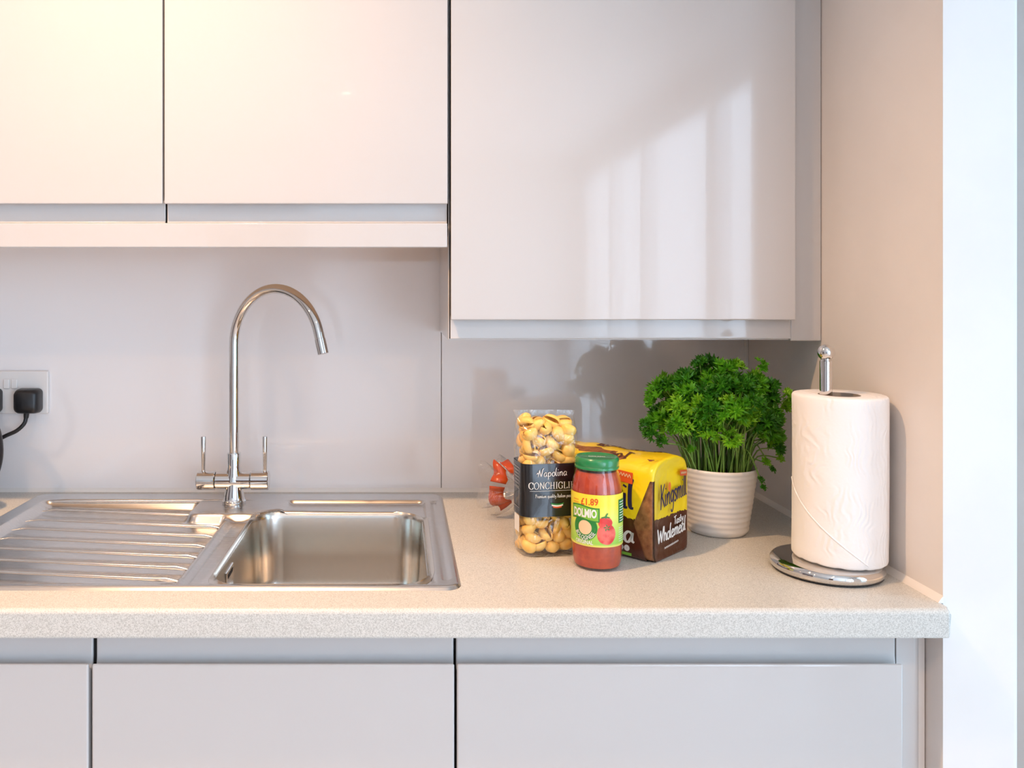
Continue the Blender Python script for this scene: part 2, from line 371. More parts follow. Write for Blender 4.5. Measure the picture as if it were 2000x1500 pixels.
def ribbon(V, Fc, pts, w, contrast):
    n0 = len(V); P = [Vector((p[0], p[1])) for p in pts]
    for i, p in enumerate(P):
        t = P[min(i+1, len(P)-1)]-P[max(i-1, 0)]
        if t.length < 1e-9: t = Vector((1, 0))
        t.normalize(); nrm = Vector((-t.y, t.x))
        ww = w*(1-contrast+contrast*abs(t.y))*(.75 if i in (0, len(P)-1) else 1)
        V += [p+nrm*ww/2, p-nrm*ww/2]
    for i in range(len(P)-1): a = n0+2*i; Fc.append((a, a+1, a+3, a+2))
def strokes(text, style='script', w=.10, contrast=.5, sp=0.0):
    V, Fc, x = [], [], 0.0
    for ch in text:
        g = (SCR if style == 'script' else SER)[ch]
        lines = [(spline([(*p, 0) for p in l], 6)) for l in g[1]]
        if len(g) > 2: lines += [[Vector((*l[0], 0)).lerp(Vector((*l[1], 0)), k/4) for k in range(5)] for l in g[2]]
        for l in lines: ribbon(V, Fc, [(p.x+x, p.y) for p in l], w, contrast)
        x += g[0]+sp
    return V, Fc, x
def font(text, bold=0.0):
    cu = bpy.data.curves.new('t', 'FONT'); cu.body = text; cu.size = 1; cu.offset = bold; cu.resolution_u = 3
    o = bpy.data.objects.new('t', cu); me = bpy.data.meshes.new_from_object(o)
    V = [Vector((v.co.x, v.co.y)) for v in me.vertices]; Fc = [tuple(p.vertices) for p in me.polygons]
    bpy.data.objects.remove(o); bpy.data.curves.remove(cu); bpy.data.meshes.remove(me)
    return V, Fc, max(v.x for v in V)
def put(name, geo, fit, mp, m, parent, slope=0.0, arc=None):
    """fit=(u0,v0,width,height of 1 unit or None): place lettering through surface map mp(u,v)"""
    V, Fc, wd = geo; u0, v0, w, h = fit; s = w/wd; h = h or s
    out = []
    for p in V:
        u, v = p.x*s, p.y*h
        if arc:                                       # arc=(cu,cv,radius): letters bend round a circle, reading left to right below it
            cu, cv, rr = arc; a = -math.pi/2+(u-w/2)/rr; q = rr-v
            out.append(mp(cu+q*math.cos(a), cv+q*math.sin(a)))
        else: out.append(mp(u0+u, v0+v+slope*u))
    return mesh(name, out, Fc, m, parent, False, False)
def disc2(cx, cy, rx, ry, n=28, wob=0):
    V, Fc, K = [Vector((cx, cy))], [], 5
    for j in range(1, K+1):
        for k in range(n):
            a = 2*math.pi*k/n; w = j/K*(1+wob*math.cos(5*a)); V.append(Vector((cx+rx*w*math.cos(a), cy+ry*w*math.sin(a))))
    Fc = [(0, 1+k, 1+(k+1) % n) for k in range(n)]
    for j in range(K-1):
        for k in range(n): a = 1+j*n+k; b = 1+j*n+(k+1) % n; Fc.append((a, a+n, b+n, b))
    return V, Fc
def ring2(cx, cy, r0, r1, a0=0, a1=360, n=40):
    V = []
    for k in range(n+1):
        a = R(a0+(a1-a0)*k/n)
        V += [Vector((cx+r0*math.cos(a), cy+r0*math.sin(a))), Vector((cx+r1*math.cos(a), cy+r1*math.sin(a)))]
    return V, [(2*k, 2*k+1, 2*k+3, 2*k+2) for k in range(n)]
def grid2(x0, x1, y0, y1, nx=10, ny=2, fn=None):
    V = [Vector((x0+(x1-x0)*i/nx, y0+(y1-y0)*j/ny)) for j in range(ny+1) for i in range(nx+1)]
    if fn: V = [fn(p) for p in V]
    return V, [(j*(nx+1)+i, j*(nx+1)+i+1, (j+1)*(nx+1)+i+1, (j+1)*(nx+1)+i) for j in range(ny) for i in range(nx)]
def decal(name, geo, mp, m, parent): return mesh(name, [mp(p.x, p.y) for p in geo[0]], geo[1], m, parent, False, False)

# ================================================================== the room
WX = 0.712                                             # face of the right wall
XL, XR, YR, CEIL = -2.6, 1.55, -6.0, 2.45
struct(boxes('floor', [((XL, YR, -.05), (XR, 0, 0))], M['floor']))
struct(boxes('ceiling', [((XL, YR, CEIL), (XR, 0, CEIL+.05))], M['ceiling']))
struct(boxes('wall_back', [((XL, .008, 0), (XR+.1, .12, CEIL))], M['paint']))
struct(boxes('wall_left', [((XL-.1, YR, 0), (XL, 0, CEIL))], M['greige']))
struct(box('wall_right', (WX, -.6, 0), (.814, .008, CEIL), M['paint'], bevel=.010, seg=5,
           only=lambda e: abs(e.verts[0].co.x-.814) < 1e-4 and abs(e.verts[1].co.x-.814) < 1e-4 and abs(e.verts[0].co.y+.6) < 1e-4 and abs(e.verts[1].co.y+.6) < 1e-4))
# wall with the patio doors
D0, D1, DT = -2.53, -5.86, 2.32
E0, E1, EZ0, EZ1 = -.76, -1.68, .22, 2.18
struct(boxes('wall_patio', [((XR, E0, 0), (XR+.12, .008, CEIL)), ((XR, D0, 0), (XR+.12, E1, CEIL)), ((XR, E1, 0), (XR+.12, E0, EZ0)), ((XR, E1, EZ1), (XR+.12, E0, CEIL)), ((XR, YR, 0), (XR+.12, D1, CEIL)), ((XR, D1, DT), (XR+.12, D0, CEIL))], M['paint_white']))
pd = bpy.data.objects.new('door_1', None); C.objects.link(pd); pd.location = (XR+.05, (D0+D1)/2, 0); struct(pd)
fr = .055; MUL = ((-3.12, -2.99), (-4.26, -4.16), (-5.05, -4.95))
boxes('door_frame', [((XR+.01, D0-fr, 0), (XR+.09, D0, DT)), ((XR+.01, D1, 0), (XR+.09, D1+fr, DT)), ((XR+.01, D1, DT-fr), (XR+.09, D0, DT)),
                     ((XR+.01, D1, 0), (XR+.09, D0, .07))]+[((XR+.01, a, .07), (XR+.09, b, DT-fr)) for a, b in MUL], M['frame_white'], pd)
ys = [D0-fr]+[q for a, b in MUL for q in (b, a)]+[D1+fr]
for k in range(0, len(ys), 2): boxes('pane', [((XR+.04, ys[k+1], .07), (XR+.05, ys[k], DT-fr))], M['glass'], pd)
wn = bpy.data.objects.new('added_side_window', None); C.objects.link(wn); wn.location = (XR+.05, (E0+E1)/2, EZ0); struct(wn)  # unseen window, added as the opening for the extra side light
boxes('added_window_frame', [((XR+.01, E0-.05, EZ0), (XR+.08, E0, EZ1)), ((XR+.01, E1, EZ0), (XR+.08, E1+.05, EZ1)), ((XR+.01, E1, EZ0), (XR+.08, E0, EZ0+.05)), ((XR+.01, E1, EZ1-.05), (XR+.08, E0, EZ1))], M['frame_white'], wn)
boxes('pane', [((XR+.04, E1+.05, EZ0+.05), (XR+.046, E0-.05, EZ1-.05))], M['glass'], wn)
struct(boxes('wall_rear', [((XL, YR-.1, 0), (XR+.12, YR, CEIL))], M['paint_white']))
dr = bpy.data.objects.new('added_dark_door_rear', None); C.objects.link(dr); dr.location = (-1.2, YR+.02, 0); struct(dr)  # unseen dark door, added to give the chrome tap darker reflections
M['door_brown'] = noisy(mat('dark_door_wood', (.08, .035, .02), .35), (.06, .025, .015), (.11, .05, .03), 4, sc=(14, 1, 1))
box('door_leaf', (-1.65, YR+.001, .005), (-.80, YR+.04, 2.03), M['door_brown'], dr, bevel=.003)
boxes('door_frame', [((-1.73, YR+.001, 0), (-1.655, YR+.05, 2.11)), ((-.795, YR+.001, 0), (-.72, YR+.05, 2.11)), ((-1.73, YR+.001, 2.035), (-.72, YR+.05, 2.11))], M['frame_white'], dr)
tube('door_handle', [(-.87, YR+.04, 1.0), (-.87, YR+.085, 1.0), (-.90, YR+.09, 1.0), (-.99, YR+.09, 1.0)], .009, M['chrome'], dr, 12)
dl = bpy.data.objects.new('added_dark_door_left', None); C.objects.link(dl); dl.location = (XL+.02, -2.2, 0); struct(dl)  # unseen brown leaves on the left wall, added for dark streaks in the chrome
for y0, y1 in ((-1.45, -2.18), (-2.20, -2.93)): box('door_leaf', (XL+.001, y1, .005), (XL+.04, y0, 2.08), M['door_brown'], dl, bevel=.003)
# downlights in the ceiling
for i, (x, y, p) in enumerate(DOWN):
    where = ['above the sink', 'above the far left of the worktop', 'in the right of the room', 'in the middle of the room', 'near the rear wall'][i]
    t = thing('downlight', (x, y, CEIL), 'warm recessed ceiling downlight '+where, 'downlight', 'ceiling downlights')
    lathe('trim_ring', [(.030, -.003), (.042, -.005), (.045, 0)], M['chrome'], t, n=32, world=False)
    lathe('lens', [(.0005, -.0015), (.030, -.0015)], M['emit'], t, n=24, world=False)
    l = bpy.data.lights.new('downlight_beam', 'SPOT'); l.energy = p*9; l.color = WARM; l.spot_size = R(142); l.spot_blend = .9; l.shadow_soft_size = .03
    o = bpy.data.objects.new('downlight_beam', l); C.objects.link(o); o.parent = t; o.location = (0, 0, -.012)

# ------------------------------------------------------------------ splashback
SPX = .0857
sp = box('splashback_panel', (XL, 0, .905), (SPX-.0006, .0074, 1.46), M['splash'], bevel=.0008, seg=1)
tag(sp, 'pale grey glossy splashback panel behind the sink and tap', 'splashback', 'splashback panels')
sp = box('splashback_panel', (SPX+.0006, 0, .905), (WX-.006, .0074, 1.46), M['splash'], bevel=.0008, seg=1)
tag(sp, 'pale grey glossy splashback panel behind the plant and groceries', 'splashback', 'splashback panels')
struct(box('trim_1', (WX-.008, -.004, .911), (WX, .004, 1.46), M['sealant'], bevel=.002))          # corner bead
struct(extrude_x('trim_2', [(0, .9095), (-.006, .9095), (-.0045, .913), (0, .9175)], XL, WX-.006, M['sealant']))   # bead behind worktop
v = [(WX, 0, .9095), (WX-.007, 0, .9095), (WX-.0045, 0, .9135), (WX, 0, .919)]
v += [(x, -.601, z) for x, y, z in v]
struct(mesh('trim_3', v, [(0, 1, 5, 4), (1, 2, 6, 5), (2, 3, 7, 6), (3, 0, 4, 7), (4, 5, 6, 7), (3, 2, 1, 0)], M['sealant']))

# ------------------------------------------------------------------ upper cabinets
YD = -.312                                             # front of the upper doors
TOPZ = 2.16
def upper_door(x0, x1, zs, zg, parent, label=None):
    """handleless door: slab front ends at zs, J-groove runs down to zg"""
    y = YD; e = .0025
    prof = [(y+.022, TOPZ), (y+e, TOPZ), (y, TOPZ-e), (y, zs+e), (y+.0007, zs+.0007), (y+e, zs), (y+.006, zs+.001), (y+.009, zs+.006), (y+.013, zs+.007), (y+.0165, zs+.003),
            (y+.0175, zs-.006), (y+.0175, zg+.004), (y+.0165, zg+.001), (y+.0165, zg), (y+.022, zg)]
    d = extrude_x('door', prof, x0, x1, M['gloss'], parent, 30)
    md = d.modifiers.new('edge', 'BEVEL'); md.width = .0022; md.segments = 3; md.limit_method = 'ANGLE'; md.angle_limit = R(60); md.harden_normals = False; weighted(d)
    return d
ZSR, ZGR = 1.2706, 1.2385
ZSL, ZGL = 1.4637, 1.4330
cab = thing('wall_cabinet', (.37, -.15, 1.236), 'tall white gloss wall cabinet hanging over the plant and bread', 'cabinet', 'wall cabinets')
boxes('carcass', [((.0850, YD+.0225, 1.2385), (.658, -.001, TOPZ))], M['carcass'], cab)
boxes('base_panel', [((.0850, -.288, 1.2365), (.658, -.001, 1.2383))], M['panel'], cab)
box('end_panel', (.0822, -.292, 1.2365), (.0846, -.001, TOPZ), M['gloss'], cab, bevel=.0008, seg=1)
upper_door(.0858, .6582, ZSR, ZGR, cab)
box('filler_panel', (.6590, -.2925, 1.2345), (WX-.0008, -.001, TOPZ), M['gloss'], cab, bevel=.002, seg=2)
cab = thing('wall_cabinet', (-.155, -.15, 1.433), 'white gloss wall cabinet with plain door above the tap', 'cabinet', 'wall cabinets')
boxes('carcass', [((-.3935, YD+.0225, 1.434), (.0786, -.001, TOPZ))], M['carcass'], cab)
upper_door(-.3904, .0803, ZSL, ZGL, cab)
cab = thing('wall_cabinet', (-.66, -.15, 1.433), 'leftmost white gloss wall cabinet above the socket, cut by the frame', 'cabinet', 'wall cabinets')
boxes('carcass', [((-.93, YD+.0225, 1.434), (-.3965, -.001, TOPZ))], M['carcass'], cab)
upper_door(-.93, -.3938, ZSL, ZGL, cab)
pel = box('pelmet', (-1.6, YD, 1.3914), (.0798, YD+.018, 1.4318), M['gloss'], bevel=.0015)
tag(pel, 'white gloss pelmet strip running under the left wall cabinets', 'pelmet')
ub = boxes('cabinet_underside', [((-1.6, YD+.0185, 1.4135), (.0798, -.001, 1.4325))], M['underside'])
tag(ub, 'warm-tinted white underside board of the left wall cabinets behind the pelmet', 'board')

# ------------------------------------------------------------------ base cabinets
YB = -.595
def base_door(x0, x1, parent):
    zs, y, e, zt = .8265, YB, .0025, .8690
    prof = [(y+.022, .10), (y+e, .10), (y, .10+e), (y, zs-e), (y+.0007, zs-.0007), (y+e, zs), (y+.005, zs-.001), (y+.008, zs-.008), (y+.012, zs-.010), (y+.0155, zs-.006),
            (y+.0165, zs+.004), (y+.0165, zt), (y+.022, zt)]
    d = extrude_x('door', prof, x0, x1, M['gloss'], parent, 30)
    md = d.modifiers.new('edge', 'BEVEL'); md.width = .0022; md.segments = 3; md.limit_method = 'ANGLE'; md.angle_limit = R(60); md.harden_normals = False; weighted(d)
    return d
def base_cab(x0, x1, d0, d1, label):
    cab = thing('base_cabinet', ((x0+x1)/2, -.3, 0), label, 'cabinet', 'base cabinets')
    boxes('carcass', [((x0, YB+.0225, .10), (x1, -.56, .715)), ((x0, -.56, .10), (x0+.018, -.02, .715)), ((x1-.018, -.56, .10), (x1, -.02, .715)),
                      ((x0, -.56, .10), (x1, -.02, .118)), ((x0, YB+.0225, .715), (x1, -.568, .870))], M['carcass'], cab)
    boxes('plinth', [((x0, -.545, 0), (x1, -.53, .0995))], M['panel'], cab)
    base_door(d0, d1, cab); return cab
base_cab(-.401, .0735, -.4048, .0724, 'white gloss base cabinet under the sink bowl')
base_cab(-1.0, -.404, -1.0, -.4095, 'leftmost white gloss base cabinet under the draining board, cut by the frame')
cab = base_cab(.0745, .6625, .0757, .6630, 'wide white gloss base cabinet under the groceries at the right end')
box('filler_panel', (.6640, YB+.0165, 0), (.6990, -.02, .8705), M['gloss'], cab, bevel=.012, seg=6,
    only=lambda e: all(abs(q.co.x-.699) < 1e-4 and abs(q.co.y-(YB+.0165)) < 1e-4 for q in e.verts))
box('shadow_strip', (.6995, -.566, 0), (.7105, -.02, .8705), M['panel'], cab, bevel=.001, seg=1)

# ------------------------------------------------------------------ worktop with sink cut-out
WZ = .910
SX0, SX1, SY0, SY1 = -.722, .086, -.5575, -.033       # sink outline
def build_wt():
    yf, x0, x1, zb, r = -.6230, -1.7, .7075, .8715, .007
    prof = []
    for k in range(7):
        a = R(90+90*k/6); prof.append((yf+r+r*math.cos(a), WZ-r+r*math.sin(a)))
    prof += [(yf, zb+.004), (yf+.0012, zb+.0012), (yf+.004, zb)]
    cut = (SX0+.014, SX1-.014, SY0+.012, SY1-.014)
    front = [(cut[2], WZ)]+prof+[(cut[2], zb)]
    bm = bmesh.new()
    def prism(pr, a, b):
        n = len(pr); va = [bm.verts.new((a, *p)) for p in pr]; vb = [bm.verts.new((b, *p)) for p in pr]
        for i in range(n): bm.faces.new((va[i], va[(i+1) % n], vb[(i+1) % n], vb[i]))
        bm.faces.new(va[::-1]); bm.faces.new(vb)
    re = .004
    prism(front, x0, x1)
    def blk(a, b, y0, y1): prism([(y0, WZ), (y0, zb), (y1, zb), (y1, WZ)], a, b)
    blk(x0, cut[0], cut[2], 0); blk(cut[1], x1, cut[2], 0); blk(cut[0], cut[1], cut[3], 0)
    es = [e for e in bm.edges if all(abs(q.co.x-x1) < 1e-5 and q.co.y < -.61 for q in e.verts)]
    bmesh.ops.bevel(bm, geom=es, offset=.0035, segments=3, profile=.5, affect='EDGES')
    return weighted(sharp(from_bm('worktop', bm, M['worktop']), 40))
wt = tag(build_wt(), 'speckled beige grey laminate worktop with rounded front edge', 'worktop')

# ------------------------------------------------------------------ sink
def build_sink():
    s = thing('sink', ((SX0+SX1)/2, SY1, WZ), 'stainless steel sink with square bowl and ribbed draining board', 'sink')
    zt = WZ+.0045
    bx0, bx1, by0, by1, br = -.268, .0435, -.540, -.160, .055
    def sd(x, y, x0, x1, y0, y1, r):                   # signed distance to a rounded rectangle
        qx = abs(x-(x0+x1)/2)-(x1-x0)/2+r; qy = abs(y-(y0+y1)/2)-(y1-y0)/2+r
        return math.hypot(max(qx, 0), max(qy, 0))+min(max(qx, qy), 0)-r
    def st(a, b, t): t = min(max((t-a)/(b-a), 0), 1); return t*t*(3-2*t)
    def height(x, y):
        z = zt
        do = sd(x, y, SX0, SX1, SY0, SY1, .022)
        z -= .0048*st(-.006, .0, do)                   # rim rolls down onto the worktop
        # shallow tray pressed inside the border
        pan = sd(x, y, SX0+.034, SX1-.034, SY0+.012, SY1-.050, .016)
        plat = sd(x, y, -.385, -.215, -.185, SY1+.05, .02)   # tap ledge stays high
        depth = .0075*st(.0, -.008, pan)*st(-.004, .010, plat)
        # drainer tray: lower still and falling towards the bowl
        dr = sd(x, y, SX0+.040, -.312, SY0+.018, SY1-.055, .014)
        fall = .004+.009*(x-SX0)/.41
        depth += fall*st(.0, -.012, dr)*st(-.002, .012, plat)
        depth += .006*st(0, .02, x+.315)*st(0, .03, -.285-x+.03)*st(-.004, .012, plat)*(1 if y > by0 else .6)*st(.0, -.012, pan)
        z -= depth
        # raised bead on the right border and round embossed tap plug
        rb = sd(x, y, .060, .072, SY0+.03, SY1-.06, .006); z -= .0035*st(.002, -.003, rb)
        d = math.hypot(x+.333, y+.512); z += .0022*math.exp(-((d-.0205)/.0028)**2)
        return z
    nx, ny = 300, 200
    xs = [SX0+(SX1-SX0)*i/nx for i in range(nx+1)]; ys = [SY0+(SY1-SY0)*j/ny for j in range(ny+1)]
    V = []
    for y in ys:
        for x in xs:
            px, py = x, y
            do = sd(x, y, SX0, SX1, SY0, SY1, .022)
            if do > 0:                                 # pull corner vertices onto the rounded outline
                cx = min(max(x, SX0+.022), SX1-.022); cy = min(max(y, SY0+.022), SY1-.022)
                dv = Vector((x-cx, y-cy)); dv = dv.normalized()*.022; px, py = cx+dv.x, cy+dv.y
            V.append((px, py, height(px, py)))
    Fc = []
    for j in range(ny):
        for i in range(nx):
            if sd((xs[i]+xs[i+1])/2, (ys[j]+ys[j+1])/2, bx0, bx1, by0, by1, br) < -.003: continue
            a = j*(nx+1)+i; Fc.append((a, a+1, a+nx+2, a+nx+1))
    deck = mesh('drainer_deck', V, Fc, M['steel'], s, True)
    # bowl: rings of rounded rectangles from a rolled lip down to the floor
    cx, cy, hx, hy = (bx0+bx1)/2, (by0+by1)/2, (bx1-bx0)/2, (by1-by0)/2
    zl = WZ+.0004
    rings = []
    for off, z in ((.0075, .0002), (.006, .0012), (.003, .0018), (.0, .0010), (-.002, -.002), (-.004, -.010), (-.008, -.08), (-.011, -.118), (-.016, -.136), (-.026, -.147), (-.042, -.151), (-.10, -.153)):
        rr = max(br+off*.9, .012)
        lift = 0
        rings.append([(cx+px, cy+py, zl+z+lift+(height(cx+px, cy+py)-zl if off > .002 else 0)) for px, py in rrect(hx+off, hy+off, rr, 10)])
    loft('bowl', rings, M['steel_bowl'], s, cap0=False, ang=70)
    lathe('drain_cover', [(.0005, .004), (.030, .004), (.038, .002), (.042, 0)], M['steel_rib'], s, (cx, cy, zl-.152), 32)
    # square overflow on the left wall of the bowl
    ov = box('overflow_plate', (bx0+.0035, -.432, WZ-.058), (bx0+.0068, -.382, WZ-.018), M['steel_rib'], s, bevel=.002)
    boxes('overflow_slot', [((bx0+.0065, -.424, WZ-.030), (bx0+.0072, -.390, WZ-.024))], M['carcass'], ov)
    # draining ribs, each a tapered half-round bar
    for k, y in enumerate((-.158, -.226, -.280, -.334, -.388, -.441, -.492)):
        xa, xb = SX0+.052, -.306-(.004 if k > 4 else 0)
        pts, rad = [], []
        for i in range(15):
            t = i/14; x = xa+(xb-xa)*t
            zz = zt-.0045-.0085*t
            q = min(t*14, (1-t)*14, 1)
            pts.append((x, y+.022*(1-t), zz-.004*(1-q))); rad.append((.0017+.0019*t)*(.35+.65*q))
        tube('rib', pts, rad, M['steel_rib'], s, 12, ang=80)
    # long bead along the back of the drainer and ledge behind the bowl
    tube('back_bead', [(SX0+.045+.40*i/10, -.086, zt-.002) for i in range(11)], [.002]+[.0045]*9+[.002], M['steel_rib'], s, 10, ang=80)
    return s
build_sink()

# ------------------------------------------------------------------ tap
def build_tap():
    tx, ty = -.3165, -.105; z0 = WZ+.0045; m = M['chrome']
    t = thing('mixer_tap', (tx, ty, z0), 'tall chrome swan neck mixer tap with two levers behind the sink', 'tap')
    lathe('base', [(.0005, 0), (.0215, 0), (.0225, .002), (.0225, .004), (.0205, .006), (.0195, .014), (.0165, .026), (.0155, .040)], m, t, (tx, ty, z0), 40)
    zc = .9568
    vv, ff = [], []
    def cyl(name, x0, x1, r, bev=.0012):
        pr = [(.0004, x0), (r-bev, x0), (r, x0+bev), (r, x1-bev), (r-bev, x1), (.0004, x1)]
        n = 36; v = []; f = []
        for rr, x in pr:
            for k in range(n): a = 2*math.pi*k/n; v.append((x, ty+rr*math.cos(a), zc+rr*math.sin(a)))
        for i in range(len(pr)-1):
            for k in range(n): f.append((i*n+k, i*n+(k+1) % n, (i+1)*n+(k+1) % n, (i+1)*n+k))
        return sharp(mesh(name, v, f, m, t), 40)
    cyl('cross_body', tx-.0345, tx+.0325, .0165)
    a = cyl('valve_cap', tx-.0695, tx-.0350, .0180)
    b = cyl('valve_cap', tx+.0330, tx+.0670, .0180)
    for cap, x in ((a, tx-.0585), (b, tx+.0590)):
        tube('lever', [(x, ty, zc+.014), (x, ty, zc+.022), (x, ty, zc+.050), (x, ty, zc+.082), (x, ty, zc+.084)], [.0042, .0036, .0043, .0050, .0044], m, cap, 20)
    lathe('collar', [(.0180, .0), (.0145, .014), (.0132, .028), (.0132, .052), (.0122, .0535), (.009, .0538)], m, t, (tx, ty, zc), 36)
    # spout: straight riser then an arc swinging out over the bowl
    az = R(-34); ux, uy = math.cos(az), math.sin(az); Rr = .1065; zt = 1.2165
    pts = [(tx, ty, zc+.03+(zt-zc-.03)*i/6) for i in range(6)]
    for i in range(41):
        a = R(180-166*i/40); h = Rr+Rr*math.cos(a)
        pts.append((tx+ux*h, ty+uy*h, zt+Rr*math.sin(a)))
    d = Vector(pts[-1])-Vector(pts[-2]); d.normalize()
    p = Vector(pts[-1])
    pts += [tuple(p+d*.02)]
    tube('spout', pts, .0094, m, t, 28)
    e = p+d*.02
    tube('nozzle', [e-d*.012, e-d*.0115, e+d*.0155, e+d*.016], [.0094, .0099, .0099, .0092], m, t, 28)
    return t
build_tap()

# ------------------------------------------------------------------ socket, plugs and kettle
def build_socket():
    x0, x1, z0, z1 = -.862, -.714, 1.070, 1.157
    s = thing('wall_socket', ((x0+x1)/2, 0, z0), 'white double wall socket on the splashback behind the kettle', 'socket')
    box('face_plate', (x0, -.009, z0), (x1, -.0003, z1), M['white_plastic'], s, bevel=.0025, seg=3)
    for x in (-.7975, -.7815):
        box('switch_rocker', (x-.0062, -.0125, 1.121), (x+.0062, -.0085, 1.141), M['white_plastic'], s, bevel=.0018)
    for k, (cx, lab) in enumerate(((-.7475, 'black three pin plug in the right outlet of the socket'), (-.829, 'black three pin plug in the left outlet, half hidden at the frame edge'))):
        p = thing('power_plug', (cx, -.009, 1.073), lab, 'plug', 'plugs in the wall socket')
        cz = 1.098
        rings = []
        for y, hx, hz, r in ((-.0092, .0235, .0235, .008), (-.016, .0250, .0250, .009), (-.030, .0245, .0245, .010), (-.038, .0225, .0225, .010), (-.0415, .018, .018, .009)):
            rings.append([(cx+px, y, cz+pz) for px, pz in rrect(hx, hz, r, 5)])
        loft('plug_body', rings, M['black'], p, ang=60)
        lathe_pts = [(cx-.002, -.026, cz-.022), (cx-.003, -.026, cz-.034)]
        tube('cord_grip', lathe_pts, [.0058, .0046], M['black'], p, 12)
        tail = [(cx-.075, -.036, 1.008), (-.845, -.034, .955), (-.858, -.040, .922), (-.866, -.056, .9215)] if k == 0 else [(cx-.085, -.034, .985), (cx-.12, -.030, .925), (cx-.19, -.034, .9142), (cx-.32, -.05, .9142)]
        pts = spline([(cx-.003, -.026, cz-.032), (cx-.006, -.028, cz-.045), (cx-.020, -.032, cz-.059), (cx-.043, -.036, cz-.070)]+tail, 6)
        tube('cord', pts, .0040, M['black'], p, 10)
build_socket()
def build_kettle():
    kx, ky = -.868, -.150
    t = thing('kettle', (kx, ky, WZ), 'black electric kettle on a round base at the left frame edge', 'kettle')
    c = (kx, ky, WZ)
    lathe('power_base', [(.0005, .0), (.088, .0), (.092, .004), (.091, .012), (.082, .021), (.0005, .022)], M['black_gloss'], t, c)
    lathe('body', [(.0005, .024), (.080, .024), (.084, .032), (.083, .06), (.077, .12), (.069, .175), (.062, .205), (.058, .212)], M['black_gloss'], t, c)
    lid = lathe('lid', [(.058, .211), (.056, .217), (.040, .224), (.014, .227), (.0005, .227)], M['black_gloss'], t, c)
    lathe('lid_knob', [(.008, .226), (.007, .233), (.012, .238), (.012, .244), (.006, .248), (.0005, .248)], M['black'], lid, c, 24)
    pts = spline([(kx+.055, ky-.010, WZ+.203), (kx+.092, ky-.016, WZ+.196), (kx+.122, ky-.020, WZ+.160), (kx+.1315, ky-.022, WZ+.118), (kx+.124, ky-.021, WZ+.078), (kx+.104, ky-.018, WZ+.048), (kx+.078, ky-.013, WZ+.042)], 6)
    v, f = tube_geo(pts, [.009]+[.0105]*(len(pts)-2)+[.008], 14)
    sharp(mesh('handle', v, f, M['black'], t), 60)
    tube('spout', spline([(kx-.055, ky, WZ+.150), (kx-.085, ky, WZ+.180), (kx-.098, ky, WZ+.205)], 5), [.026, .025, .023, .021, .020, .019, .018, .017, .016, .015, .014], M['black_gloss'], t, 16)
build_kettle()

